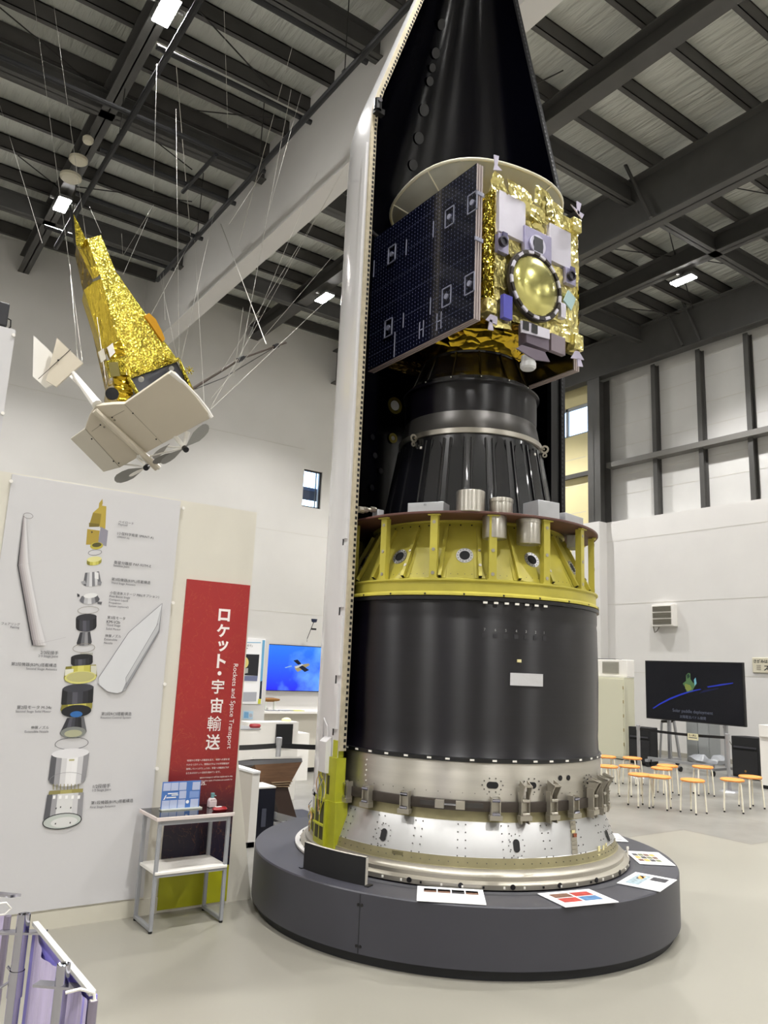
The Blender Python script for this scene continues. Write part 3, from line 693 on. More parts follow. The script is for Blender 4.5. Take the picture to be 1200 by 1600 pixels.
MB().bb(cx+1.02, cx+1.13, cy-.0, cy+.05, .9, 6.3, BLK).build('inner_stringer', None, fr)
# yellow bracket with wiring at the foot of the left edge
p = MB(); dyr = mat('dark yellow recess', '3a3a12', .6)
def arc(ra, rb, za, zb, aa, ab, m_, n=6): p.lathe([(ra, za), (rb, za), (rb, zb), (ra, zb)], CC, n, aa, ab, m_, closed=True)
arc(1.10, 1.205, .47, .80, 164, 181.5, YEL2, 10); arc(1.12, 1.20, .80, 1.10, 173.5, 180.5, YEL2); arc(1.13, 1.19, 1.10, 1.22, 176.5, 179.6, YEL2); arc(1.17, 1.195, .80, 1.03, 166, 170.5, YEL2)
for (za, zb, aa, ab) in ((.63, .78, 166, 169.5), (.63, .78, 170.6, 173.6), (.52, .61, 166, 169.5), (.52, .61, 170.6, 173.6)): arc(1.204, 1.207, za, zb, aa, ab, dyr, 3)
arc(1.20, 1.203, .84, .97, 174.6, 176.4, dyr, 2); arc(1.204, 1.225, .48, .80, 175.5, 176.3, YEL2, 2); arc(1.204, 1.222, .615, .63, 165.5, 175.5, YEL2)
yk = p.build('yellow_bracket', None, fr, smooth=False, bevel=.003)
hatch = MB()
for i, (aa, ab, za, zb) in enumerate(((153.5, 162.5, .49, .66),)):
    hatch.lathe([(1.1825, za), (1.1825, zb)], CC, 6, aa, ab, mat('dark wiring bay', '3d3a22', .6))
    fr_ = mat('yellow green primer', 'a3a522', .45)
    hatch.lathe([(1.182, za-.01), (1.19, za-.01), (1.19, za+.008), (1.182, za+.008)], CC, 6, aa-.6, ab+.6, YEL2, True)
    hatch.lathe([(1.182, zb-.008), (1.19, zb-.008), (1.19, zb+.01), (1.182, zb+.01)], CC, 6, aa-.6, ab+.6, YEL2, True)
    hatch.lathe([(1.182, za), (1.19, za), (1.19, zb), (1.182, zb)], CC, 1, aa-.7, aa+.1, YEL2, True); hatch.lathe([(1.182, za), (1.19, za), (1.19, zb), (1.182, zb)], CC, 1, ab-.1, ab+.7, YEL2, True)
hatch.build('wiring_hatch', None, yk)
p = MB(); cw_ = [mat('orange cable', 'c08a3a', .5), mat('pale cable', 'c9bfa8', .5), mat('blue grey cable', '5c6a7a', .5), mat('yellow cable', 'd0c637', .5)]
for i in range(12):
    a0_ = random.uniform(156, 160) if i < 6 else random.uniform(166, 173); z0_ = random.uniform(.5, .6) if i < 6 else random.uniform(.6, .75); pts = []
    for k in range(9):
        pts.append(azpt(1.212+.008*math.sin(k+i), a0_+2.2*math.sin(k*.7+i), z0_+k*(.018 if i < 6 else .036)))
    p.path(pts, .0028, cw_[i % 4], 6)
p.build('loose_wiring', None, yk)
p = MB(); p.lathe([(1.187, .98), (1.23, .985), (1.235, 1.2), (1.2, 1.23), (1.187, 1.235)], CC, 5, 169.8, 175.2, FOUT, closed=True); p.build('white_cover', None, fr)
p = MB()
p.path([azpt(1.19+.012*math.sin(k*pi/8), 167+4*k/8+(2 if k > 5 else 0), 1.18+.18*math.sin(k*pi/8.)) for k in range(9)], .006, FOUT, 6); p.build('white_cable', None, fr)

# black curved slab standing on the platform
p = MB(); p.lathe([(1.45, .40), (1.478, .40), (1.478, .575), (1.45, .575)], CC, 24, -176.3, -154.8, BLKM, closed=True)
p.lathe([(1.452, .576), (1.476, .576)], CC, 24, -176.3, -154.8, mat('honeycomb edge', 'b9b5ab', .7, bump=.6, bscale=90))
azbox(p, -154.7, 1.464, .487, .003, .026, .17, MATS['honeycomb edge'])
bs = p.build('fairing_sample', None); tag(bs, 'low curved black panel sample with a pale honeycomb edge standing on the platform front left', 'panel sample')
for a_ in (-176.8, -154): p = MB(); azbox(p, a_, 1.465, .41, .03, .06, .008, BLK); p.build('holder', None, bs)

# info cards on the platform
def card(pts, label, blocks, stripe=None):
    zt = .412; P = [atZ(x, y, zt) for x, y in pts]    # TL TR BR BL seen in the photo
    t = thing('info_card', label, 'card', P[0])
    # make the card a true rectangle around the measured corners
    c = sum(P, Vector())/4; ex = ((P[1]-P[0])+(P[2]-P[3]))/4; ey = ((P[0]-P[3])+(P[1]-P[2]))/4
    ey = ey-ex*(ey.dot(ex)/ex.dot(ex))*.98
    q = lambda u, v, o=0: c+ex*u+ey*v+Vector((0, 0, o))
    MB().poly([q(-1, -1), q(1, -1), q(1, 1), q(-1, 1)], (0, 0, .004), WHITEP).build('sheet', None, t)
    pr = MB()
    for (u0, v0, u1, v1, m_) in blocks: pr.flat([q(u0, v0, .0048), q(u1, v0, .0048), q(u1, v1, .0048), q(u0, v1, .0048)], m_)
    pr.build('print', None, t)
pm = lambda n, c: mat('print '+n, c, .5, var=.35, vscale=30)
brn, lt, dk, rdp, blp, sky_, ylw, grn = pm('brown', '6b4a3a'), pm('pale', 'cfc8c2'), pm('dark', '2c2a30'), pm('red', 'a2342c'), pm('blue', '47709a'), pm('sky', '8ea0a8'), pm('amber', 'd9a24a'), pm('olive', '6c7350')
lav = mat('print lavender', 'b6bde6', .6); ln = mat('print text grey', 'c9c9cd', .6)
lines = lambda u0, u1, v0, n, dv=.13: [(u0, v0-i*dv, u1-(.2 if i == n-1 else 0), v0-i*dv+.05, ln) for i in range(n)]
card([(656, 1386), (757, 1391), (757, 1415), (647, 1407)], 'white sheet with four dark photos in a row, leftmost card on the platform', [(-.8+i*.42, .2, -.42+i*.42, .7, brn if i != 2 else dk) for i in range(4)]+[(-.8+i*.42, .45, -.42+i*.42, .7, dk) for i in range(4)]+lines(-.7, .6, -.05, 4)+[(-.8, .78, .85, .88, lav)])
card([(840, 1398), (920, 1389), (967, 1411), (883, 1417)], 'white sheet with four reddish and blue photos, second card from the left', [(-.75, .15, -.05, .7, brn), (.02, .15, .72, .7, rdp), (-.75, -.5, -.05, .08, rdp), (.02, -.5, .72, .08, blp)]+lines(-.7, .6, -.65, 2)+[(-.85, .8, .85, .88, lav)])
card([(965, 1380), (993, 1363), (1058, 1376), (1030, 1394)], 'white sheet with a fiery sunset photo, third card from the left on the platform', [(-.75, .1, .75, .75, sky_), (.1, .3, .6, .6, ylw), (-.75, -.75, .1, .0, lt), (.2, -.75, .75, .0, dk)])
card([(982, 1331), (1031, 1332), (1053, 1354), (993, 1349)], 'white sheet with a grid of small brown photos, fourth card from the left', [(-.8+.33*i, -.6+.42*j, -.5+.33*i, -.25+.42*j, (brn, ylw, dk, grn)[(i+j) % 4]) for i in range(4) for j in range(3)]+[(-.9, .75, .8, .88, lav)])
card([(940, 1300), (962, 1305), (986, 1314), (962, 1317)], 'white sheet partly hidden behind the rocket base, farthest card on the platform', [(-.7, -.3, .6, .4, lt), (-.6, -.6, .5, -.5, dk)])
p = atZ(981, 1345, .412); tag(MB().tube(p, p+Vector((0, 0, .09)), .006, WHITE, 8).box(p+Vector((0, 0, .09)), (.02, .008, .02), WHITE).build('card_marker'), 'small white upright marker beside the fourth info card', 'marker')

# ------------------------------------------------------------------ satellite on top
SY = 4.13
st = thing('satellite', 'gold foil satellite with dark solar panels and pale dish atop the rocket stage', 'satellite', (cx, cy, 4.38))
def sY(x, y, o=0.):   # zoomed measuring grid of the front face
    return atY(700+x/4.443, 230+y/4.443, SY-o)
bx0, bx1, bz0, bz1 = 3.815, 4.79, 4.46, 5.56
MB().bb(bx0+.02, bx1-.02, SY+.03, 5.62, bz0+.02, bz1-.03, GOLDD).build('bus_body', None, st)
MB().lathe([(.44, 4.372), (.45, 4.38), (.60, 4.455), (.62, 4.475)], CC, 64, mt=GOLDD).build('lower_foil_skirt', None, st)
face = MB().sheet((bx0, SY, bz0), (bx1, SY, bz0+.0), (bx1, SY, bz1), (bx0, SY, bz1), 40, 44, .02, (0, -1, 0), GOLDP, 1., .006)
face.sheet((bx0, SY, bz1-.02), (bx0, SY+.12, bz1-.02), (bx0, SY+.12, bz0), (bx0, SY, bz0), 5, 40, .03, (-1, 0, 0), GOLD, 5.)
face.sheet((bx1, SY, bz1-.02), (bx1, SY+.12, bz1-.02), (bx1, SY+.12, bz0), (bx1, SY, bz0), 5, 40, .03, (1, 0, 0), GOLD, 6.)
ff = face.build('foil_front', None, st, ang=180)
# loose foil folds at the top and the corner blocks
p = MB()
def fold(pts, o=.03, k=6):
    P = [sY(*q, .03) for q in pts]; q = [P[0], P[1], P[2], P[3] if len(P) > 3 else P[2].lerp(P[0], .5)]
    p.sheet(q[0], q[1], q[2], q[3], k, k, .05, (0, -1, 0), GOLDP, random.random()*9, .008)
fold([(310, 170), (400, 215), (410, 330), (300, 290)]); fold([(410, 220), (590, 330), (590, 420), (420, 330)]); fold([(530, 380), (700, 450), (700, 540), (530, 470)])
fold([(610, 250), (740, 360), (740, 470), (600, 380)]); fold([(680, 330), (800, 430), (800, 520), (680, 480)]); fold([(740, 420), (860, 520), (860, 600), (740, 540)])
fold([(420, 650), (525, 690), (515, 800), (415, 750)]); fold([(590, 400), (650, 430), (650, 480), (590, 450)])
fold([(720, 810), (800, 850), (800, 970), (720, 930)]); fold([(720, 980), (890, 1040), (880, 1260), (720, 1190)]); fold([(320, 760), (430, 820), (440, 1010), (325, 960)])
fold([(440, 1130), (640, 1190), (640, 1230), (440, 1190)]); fold([(325, 1080), (435, 1110), (430, 1275), (330, 1230)])
p.build('foil_folds', None, ff, ang=180)
for (x0_, y0_, x1_, y1_) in ((268, 1040, 335, 1160), (868, 480, 925, 600), (880, 1290, 937, 1420)):
    q = MB(); c0 = sY(x0_, y0_, .06); c1 = sY(x1_, y1_, .06)
    q.bb(c0.x, c1.x, SY-.07, SY+.06, c1.z, c0.z, GOLDP); q.build('corner_block', None, st, bevel=.008)
def plate_(name, quad, mt, o=.025, th=.012, par=None):
    P = [sY(*q, o) for q in quad]; xs = [v.x for v in P]; zs_ = [v.z for v in P]
    xa, xb = (P[0].x+P[3].x)/2, (P[1].x+P[2].x)/2; za, zb = (P[2].z+P[3].z)/2, (P[0].z+P[1].z)/2
    return MB().bb(xa, xb, SY-o-th, SY-o+.03, za, zb, mt).build(name, None, par or st, bevel=.002), (xa, xb, za, zb)
plate_('radiator_panel', [(352, 295), (538, 398), (525, 668), (345, 580)], SILV)
plate_('radiator_panel', [(695, 525), (848, 600), (845, 840), (705, 800)], SILV)
so, (xa, xb, za, zb) = plate_('sensor_unit', [(528, 545), (713, 630), (710, 835), (525, 735)], LAVM, .045)
q = MB(); c = sY(618, 683, .065); q.disc(c, (0, -1, 0), .085, mat('pale sensor collar', 'd5d3e6', .4, .3), 32, h=.015, r_in=.06); q.bb(c.x-.05, c.x+.05, c.y-.018, c.y, c.z-.062, c.z+.062, mat('grey sensor window', '45464c', .3))
c2 = sY(665, 790, .065); q.bb(c2.x-.025, c2.x+.025, c2.y-.008, c2.y, c2.z-.03, c2.z+.03, mat('violet tag', '4b466e', .5)); q.build('sensor_aperture', None, so)
for quad, cc_ in (([(345, 600), (415, 625), (413, 755), (343, 715)], (375, 660)), ([(813, 830), (880, 865), (880, 975), (813, 935)], (848, 897))):
    so, _ = plate_('star_tracker', quad, LAVM, .045)
    q = MB(); c = sY(*cc_, .06); q.disc(c, (0, -1, 0), .042, mat('dark lens ring', '3a3742', .35, .4), 24, h=.03, r_in=.03); q.disc(c, (0, -1, 0), .03, mat('grey lens', '6a6a74', .25), 20, h=.01)
    q.bb(c.x-.0, c.x+.05, c.y-.012, c.y, c.z+.03, c.z+.09, MATS['violet tag']); q.build('lens', None, so)
c = sY(578, 978, .03); q = MB(); r_ = .262
q.lathe([(r_*1.0, 0), (r_*.9, .03), (r_*.6, .055), (r_*.3, .065), (.001, .068)], (0, 0), 40, mt=GDOME)
q.v = [Vector((c.x+v.x, c.y-v.z-.03, c.z+v.y)) for v in q.v]
dome = q.build('antenna_dome', None, st)
q = MB()
for k in range(26):
    a = 2*pi*k/26; a2 = 2*pi*(k+.92)/26
    pts = [Vector((c.x+R_*math.cos(t_), c.y-.045, c.z+R_*math.sin(t_))) for R_, t_ in ((r_*1.0, a), (r_*1.0, a2), (r_*1.09, a2), (r_*1.09, a))]
    q.poly(pts, (0, -.02, 0), (mat('dark clamp segment', '3a3430', .4, .4), SILV)[k % 2])
q.disc((c.x, c.y-.02, c.z), (0, -1, 0), r_*1.13, mat('dark clamp segment', '3a3430', .4, .4), 48, h=.03, r_in=r_*.95)
q.build('clamp_ring', None, dome)
plate_('sun_sensor', [(380, 1015), (442, 1045), (440, 1205), (380, 1180)], mat('blue violet coating', '5a5ab8', .3, .2), .06)
plate_('small_box', [(722, 855), (770, 880), (768, 945), (722, 925)], GOLDP, .055)
q = MB(); c = sY(745, 905, .075); q.disc(c, (0, -1, 0), .022, BLKM, 16, h=.004); q.build('box_hole', None, st)
plate_('silver_fitting', [(778, 1080), (812, 1095), (812, 1195), (778, 1180)], SILV, .06)
q = MB(); P = [sY(*v, .05) for v in ((798, 1065), (830, 995), (882, 1055), (850, 1135))]; q.poly(P, (0, -.012, 0), mat('pale blue tile', 'a9c6c9', .35)); q.build('diamond_tile', None, st)
# thruster unit hanging below the lower edge
so, (xa, xb, za, zb) = plate_('thruster_unit', [(505, 1215), (665, 1290), (660, 1430), (510, 1370)], PURPG, .02, .06)
q = MB(); P = [sY(*v, .09) for v in ((500, 1205), (700, 1270), (700, 1335), (505, 1285))]; q.poly(P, (0, -.01, 0), SILV)
for v in ((540, 1240), (600, 1262)): c = sY(*v, .105); q.bb(c.x-.03, c.x+.03, c.y-.006, c.y, c.z-.035, c.z+.035, BLK)
P = [sY(*v, .10) for v in ((505, 1375), (665, 1425), (700, 1492), (600, 1480), (470, 1400))]; q.poly(P, (0, -.012, 0), PURPG)
q.build('thruster_shield', None, so)
q = MB(); c = sY(582, 1470, .09); q.lathe([(.055, c.z+.03), (.055, c.z-.02), (.062, c.z-.025), (.062, c.z-.06), (.05, c.z-.075), (.001, c.z-.075)], (c.x, c.y+.04), 24, mt=mat('white nozzle', 'cfd0d2', .4)); q.build('nozzle', None, so)
plate_('purple_plate', [(710, 1290), (808, 1330), (808, 1450), (710, 1410)], mat('mauve plate', '8a7f88', .45, .2), .02)
for pts in (((316, 55), (350, 65), (340, 130), (322, 125)), ((322, 125), (340, 130), (372, 165), (312, 160)), ((890, 375), (922, 395), (905, 470), (895, 465)), ((848, 398), (895, 440), (940, 470), (925, 500)), ((258, 1200), (290, 1160), (340, 1180), (335, 1235)), ((285, 1200), (300, 1200), (312, 1275), (275, 1268)), ((850, 1465), (880, 1415), (905, 1420), (940, 1478)), ((893, 1470), (915, 1470), (933, 1525), (898, 1522))):
    q = MB(); P = [sY(*v, .05) for v in pts]; q.poly(P, (0, -.008, 0), mat('lilac fin', 'bdb7cc', .4, .2)); q.build('corner_fin', None, st)
# solar panels
M = bpy.data.materials.new('solar cell array with dotted joints'); M.use_nodes = True
nt = M.node_tree; N = nt.nodes; L = nt.links; b = N['Principled BSDF']; g = N.new('ShaderNodeNewGeometry'); sp = N.new('ShaderNodeSeparateXYZ'); L.new(g.outputs['Position'], sp.inputs[0])
def cellm(axis, step, w): return mth('LESS_THAN', mth('MODULO', mth('ADD', sp.outputs[axis], 50.), step), w)
vl = cellm(1, .040, .0045); hd = cellm(2, .034, .010); hl = cellm(2, .2, .004); dots = mth('MULTIPLY', vl, hd)
basec = mixc(mth('MULTIPLY', vl, .5), srgb('0a0c1c'), srgb('20243c'))
L.new(mixc(mth('MAXIMUM', dots, mth('MULTIPLY', hl, .25)), basec, srgb('6d7289')), b.inputs['Base Color']); b.inputs['Roughness'].default_value = .18; b.inputs['Coat Weight'].default_value = .5
SOLAR = M
pe = mat('pink grey panel edge', 'a39694', .45)
for sgn in (-1, 1):
    xo = cx-.8 if sgn < 0 else 4.80; ya_ = 4.0 if sgn < 0 else 4.19
    for k in range(3):
        xx = xo+k*.024
        q = MB().bb(xx, xx+.016, ya_, ya_+1.38, 4.275, 5.5 if sgn > 0 else 5.545, pe)
        if k == 0 and sgn > 0: q.bb(xx-.002, xx, ya_+.01, ya_+1.37, 4.285, 5.49, CFDK)
        if k == (0 if sgn < 0 else 2):
            q.add([(xx-.001, 4.0, 4.275), (xx-.001, 5.38, 4.275), (xx-.001, 5.38, 5.545), (xx-.001, 4.0, 5.545)] if sgn < 0 else [(xx+.017, ya_, 4.275), (xx+.017, ya_+1.38, 4.275), (xx+.017, ya_+1.38, 5.5), (xx+.017, ya_, 5.5)], [(0, 1, 2, 3)], SOLAR)
        sp_ = q.build('solar_panel', None, st, smooth=False)
        if k == 0 and sgn < 0:
            for (zx, zy) in ((488, 417), (217, 592), (474, 790), (201, 937), (595, 350), (582, 730)):
                P = atX(540+zx/3, 200+zy/3, xx-.002); h = MB()
                for (a_, b_, c_, d_) in ((-.055, .055, -.08, -.073), (-.055, .055, .073, .08), (-.055, -.048, -.08, .08), (.048, .055, -.08, .08)): h.bb(xx-.008, xx, P.y+a_, P.y+b_, P.z+c_, P.z+d_, mat('pale hinge', '8f91a3', .4, .3))
                h.disc((xx-.001, P.y, P.z), (-1, 0, 0), .022, MATS['pale hinge'], 16, h=.012); h.build('hinge_cutout', None, sp_)
            h = MB()
            for (zx, zy, l_) in ((412, 465, .09), (285, 550, .09), (398, 825, .09), (271, 893, .08), (133, 650, .1), (230, 1000, .14)):
                P = atX(540+zx/3, 200+zy/3, xx-.002); h.bb(xx-.005, xx, P.y-.004, P.y+.004, P.z-l_, P.z+l_*.6, MATS['pale hinge'])
            for (zx, zy) in ((355, 945), (438, 905)):
                P = atX(540+zx/3, 200+zy/3, xx-.002)
                for s_ in (-.025, .025): h.bb(xx-.004, xx, P.y+s_-.004, P.y+s_+.004, P.z-.07, P.z+.07, MATS['pale hinge'])
                h.bb(xx-.004, xx, P.y-.03, P.y+.03, P.z-.004, P.z+.004, MATS['pale hinge'])
            h.build('panel_strips', None, sp_)
    q = MB()
    for zz in (4.75, 5.3): q.tube((xo+(.07 if sgn < 0 else 0), 4.5, zz), (bx0+.03 if sgn < 0 else bx1-.03, 4.5, zz), .02, ALU2)
    q.build('panel_hinge_arm', None, st)
for zz in (4.9, 5.28):
    MB().bb(cx-.808, cx-.73, 3.99, 4.0, zz, zz+.03, mat('pale hinge', '8f91a3', .4, .3)).build('panel_latch', None, st)
# dish
dm = mat('translucent pale mesh', 'b9bcb4', .6, alpha=.88, var=.03, vscale=5, trans=.0)
DZ = 5.90; nD = 96; q = MB()
def dr(a): return .765*(1-.035*math.cos(4*a+.6)) 
vs = []; prof = [(1., 0.), (.75, -.10), (.5, -.17), (.25, -.205), (.06, -.21)]
for i in range(nD):
    a = 2*pi*i/nD
    for (k, dz) in prof: vs.append((cx+dr(a)*k*math.cos(a), cy+dr(a)*k*math.sin(a), DZ+dz))
kk = len(prof); q.add(vs, [(i*kk+j, ((i+1) % nD)*kk+j, ((i+1) % nD)*kk+j+1, i*kk+j+1) for i in range(nD) for j in range(kk-1)], dm)
dish = q.build('mesh_dish', None, st)
q = MB(); q.path([(cx+dr(2*pi*i/64)*math.cos(2*pi*i/64), cy+dr(2*pi*i/64)*math.sin(2*pi*i/64), DZ) for i in range(65)], .014, mat('ivory tube', 'e5e2cf', .5), 8); q.build('dish_rim', None, dish)
for i in range(8):
    a = 2*pi*i/8+.3; q = MB(); q.path([(cx+dr(a)*k*math.cos(a), cy+dr(a)*k*math.sin(a), DZ+dz-.008) for k, dz in prof[:4]], .006, MATS['ivory tube'], 6); q.build('dish_rib', None, dish)
MB().lathe([(.33, DZ-.19), (.36, DZ-.22), (.36, DZ-.25), (.33, DZ-.25)], CC, 64, mt=mat('yellow ivory ring', 'd8d08a', .5), closed=True).build('dish_hub_ring', None, dish)
MB().lathe([(.30, DZ-.2), (.28, 5.55)], CC, 32, mt=GOLDD).build('dish_support', None, st)
q = MB(); c = atZ(742, 243, 6.0)
q.lathe([(.16, DZ), (.05, DZ+.12), (.001, DZ+.13)], CC, 24, mt=mat('grey feed', 'a9a69a', .5)).tube((cx, cy, DZ-.15), (cx, cy, DZ+.1), .02, ALU2).build('dish_feed', None, dish)

# ------------------------------------------------------------------ exhibition boards left
PYB = 5.68
bd = thing('exhibition_board', 'tall white board with the exploded rocket poster, left of the rocket', 'board', (1.9, PYB, 0))
MB().bb(.765, 2.695, PYB, PYB+.05, 0, 2.94, BOARDB).build('board_core', None, bd)
# right-hand side foot (slanted side panel)
MB().poly([(2.896, PYB+.02, 0), (2.70, PYB+.02, 1.03), (2.70, PYB+.02, 0)], (0, .03, 0), BOARDB).build('side_foot', None, bd)
MB().bb(.86, 2.05, PYB-.012, PYB, .12, 2.93, PANELW).build('poster_sheet', None, bd)
MB().bb(.765, 2.157, PYB-.01, PYB, 0, .105, mat('cream skirting', 'c6c2b4', .6)).build('skirting', None, bd)
q = MB()
for (px, py) in ((17, 752), (286, 794), (270, 942), (257, 1069), (245, 1201)): c = atY(px, py, PYB-.014); q.disc(c, (0, -1, 0), .012, WHITE, 12, h=.01)
q.build('screw_caps', None, bd)
def PQ(x, y, o=.0135): return atY(x, y, PYB-o)
# red banner with its colour bands
M = bpy.data.materials.new('red banner print fading to navy'); M.use_nodes = True
nt = M.node_tree; N = nt.nodes; L = nt.links; b = N['Principled BSDF']; g = N.new('ShaderNodeNewGeometry'); sp = N.new('ShaderNodeSeparateXYZ'); L.new(g.outputs['Position'], sp.inputs[0])
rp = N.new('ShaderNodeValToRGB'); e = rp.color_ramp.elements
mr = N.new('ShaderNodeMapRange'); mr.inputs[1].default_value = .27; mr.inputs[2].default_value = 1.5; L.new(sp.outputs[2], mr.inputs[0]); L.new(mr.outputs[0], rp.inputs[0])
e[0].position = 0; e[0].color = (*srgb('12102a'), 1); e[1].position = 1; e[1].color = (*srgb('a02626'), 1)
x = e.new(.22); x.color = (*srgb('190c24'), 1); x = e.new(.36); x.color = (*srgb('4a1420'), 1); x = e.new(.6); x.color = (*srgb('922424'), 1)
wv = N.new('ShaderNodeTexNoise'); wv.inputs['Scale'].default_value = 4; wv.inputs['Distortion'].default_value = 3.; wv.inputs['Detail'].default_value = 6
ab = mth('LESS_THAN', mth('ABSOLUTE', mth('SUBTRACT', wv.outputs['Fac'], .5), None), .004)
L.new(g.outputs['Position'], wv.inputs['Vector'])
L.new(mixc(mth('MULTIPLY', ab, .18), rp.outputs[0], srgb('d98a4a')), b.inputs['Base Color']); b.inputs['Roughness'].default_value = .45
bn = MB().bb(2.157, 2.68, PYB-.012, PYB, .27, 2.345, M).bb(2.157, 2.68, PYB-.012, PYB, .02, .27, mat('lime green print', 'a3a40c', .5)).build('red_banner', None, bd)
tx = MB()
def vch(ch, cxp, cyp, hpx, bold=None):
    bold = (.035 if ch in 'ロケット' else .004 if ch == '輸' else .018) if bold is None else bold
    # character centred at pixel, height in pixels -> metres on the board
    c = PQ(cxp, cyp, .0145); hh = (PQ(cxp, cyp-hpx/2).z-PQ(cxp, cyp+hpx/2).z)
    vs, fs = text_mesh(ch, bold); x0_ = min(v.x for v in vs); x1_ = max(v.x for v in vs); y0_ = min(v.y for v in vs); y1_ = max(v.y for v in vs)
    k = hh/(y1_-y0_)
    tx.add([Vector((c.x+(v.x-(x0_+x1_)/2)*k, c.y, c.z+(v.y-(y0_+y1_)/2)*k)) for v in vs], fs, TEXTW)
for ch, x, y, h in (('ロ', 350.5, 961, 19), ('ケ', 348.5, 985.5, 20.5), ('ッ', 348.5, 1009.5, 17), ('ト', 346, 1033, 22), ('宇', 340.5, 1072.8, 22.5), ('宙', 338.6, 1102, 23.5), ('輸', 335, 1130.5, 23.5), ('送', 332.8, 1159.5, 24.5)):
    vch(ch, x, y, h)
c = PQ(343, 1052, .0145); tx.disc(c, (0, -1, 0), .016, TEXTW, 16)
a_, b_ = PQ(363, 1037), PQ(353.5, 1170)
put_text(tx, 'Rockets and Space Transport', (a_.x-.0, PYB-.0145, a_.z), (0, 0, -1), (1, 0, 0), width=a_.z-b_.z, mt=TEXTW)
for i, s_ in enumerate(('地球から宇宙への輸送を支え、地球への扉を切', 'りひらくロケット。地球はどのような宇宙輸送が', '実現していくのでしょうか。宇宙への輸送を下げ', 'るためのロケット技術を進めています。')):
    p0 = PQ(292-i*.6, 1190+i*6.6); put_text(tx, s_, (p0.x, PYB-.0145, p0.z), (1, 0, 0), (0, 0, 1), width=.335 if i < 3 else .27, mt=TEXTW)
for i in range(3): 
    p0 = PQ(312, 1217+i*5.); put_text(tx, ('space transport will be explored in the', 'using what types of rockets are suitable for', 'us.')[i], (p0.x, PYB-.0145, p0.z), (1, 0, 0), (0, 0, 1), width=(.26, .26, .05)[i], mt=TEXTW)
tx.build('banner_lettering', None, bn)

# exploded rocket print on the white poster
pic = MB(); _lay = [0]
def draw(pts, mt, ox=0, oy=0, s=1.):
    _lay[0] += 1; o = .0125+_lay[0]*.00006
    pic.flat([atY(ox+x/s, oy+y/s, PYB-o) for x, y in pts], mt)
def ell(cx_, cy_, rx, ry, rot=-6, n=28, a0=0, a1=360):
    r_ = rad(rot); out = []
    for i in range(n):
        t = rad(a0+(a1-a0)*i/(n if a1-a0 == 360 else n-1)); x = rx*math.cos(t); y = ry*math.sin(t); out.append((cx_+x*math.cos(r_)-y*math.sin(r_), cy_+x*math.sin(r_)+y*math.cos(r_)))
    return out
def ring(cx_, cy_, rx, ry, w, mt, rot=-6, ox=0, oy=0, s=1.):
    _lay[0] += 1; o = .0125+_lay[0]*.00006; A_ = ell(cx_, cy_, rx, ry, rot, 36); B_ = ell(cx_, cy_, rx-w, ry-w, rot, 36); n = 36
    V = [atY(ox+x/s, oy+y/s, PYB-o) for x, y in A_+B_]; pic.add(V, [(i, (i+1) % n, n+(i+1) % n, n+i) for i in range(n)], mt)
def cyl2(x0_, y0_, r0_, x1_, y1_, r1_, k, mt_list, rot=-6, ox=0, oy=0, s=1.):
    """drum between two ellipses, in vertical bands of print tone"""
    n = len(mt_list)
    for i, m_ in enumerate(mt_list):
        a = -1+2*i/n; b2 = -1+2*(i+1)/n
        def pt(xc, yc, r, u, bot=False): return (xc+r*u, yc-r*u*math.tan(rad(-rot))*1.+k*r*math.sqrt(max(0, 1-u*u)))
        def ptt(xc, yc, r, u): return (xc+r*u, yc-r*u*math.tan(rad(-rot)))
        draw([ptt(x0_, y0_, r0_, a), ptt(x0_, y0_, r0_, b2)]+[pt(x1_, y1_, r1_, b2+(a-b2)*j/5) for j in range(6)], m_, ox, oy, s)
T = lambda h: mat('print '+h, h, .6)
g1 = [T('3a3a42'), T('8d8b90'), T('c8c6ca'), T('dcdbde'), T('cfced2'), T('a9a7ad')]
k1 = [T('17171b'), T('34343a'), T('50505a'), T('3c3c44'), T('26262c'), T('141418')]
y1 = [T('7d772c'), T('b8b04a'), T('cfc96a'), T('bdb654'), T('8f8838')]
z7 = (0, 760, 5.714)  # grid of the upper half
# payload
draw([(915, 110), (918, 150), (893, 235), (877, 235), (885, 150)], T('a8933a'), *z7)
draw([(903, 170), (950, 178), (940, 380), (895, 370), (830, 235)], T('b09a3c'), *z7)
draw([(830, 235), (905, 245), (890, 355), (795, 350)], T('8d7a28'), *z7)
draw([(795, 325), (885, 335), (885, 360), (795, 362)], T('6e5f20'), *z7)
draw([(780, 380), (890, 395), (875, 520), (768, 520)], T('a48d35'), *z7)
draw([(900, 360), (965, 395), (950, 535), (875, 505)], T('8a8894'), *z7)
draw([(812, 400), (832, 405), (818, 420)], T('3a3320'), *z7)
draw(ell(862, 530, 58, 32), T('b5a93f'), *z7); draw(ell(864, 522, 42, 20), T('4f4a22'), *z7)
ring(848, 590, 62, 26, 4, T('5a5a5e'), -6, *z7)
cyl2(842, 650, 66, 840, 680, 66, .38, y1, -6, *z7); draw(ell(842, 650, 66, 24), T('d6d190'), *z7)
cyl2(822, 765, 62, 822, 862, 80, .4, [T('5a5a5f'), T('a9a9ad'), T('d0d0d3'), T('77777c'), T('c7c7ca'), T('6a6a6f')], -6, *z7); draw([(845, 765), (880, 770), (880, 830), (845, 820)], T('dfdfe0'), *z7)
draw([(722, 850), (760, 840), (770, 870), (735, 875)], T('9a9a9e'), *z7); draw([(870, 850), (910, 850), (900, 885), (870, 880)], T('85858a'), *z7)
cyl2(800, 975, 70, 800, 1010, 90, .45, [T('6a6a70'), T('b0b0b4'), T('c9c9cc'), T('8d8d92'), T('55555a')], -3, *z7); draw(ell(808, 975, 62, 22), T('e0e0e0'), *z7)
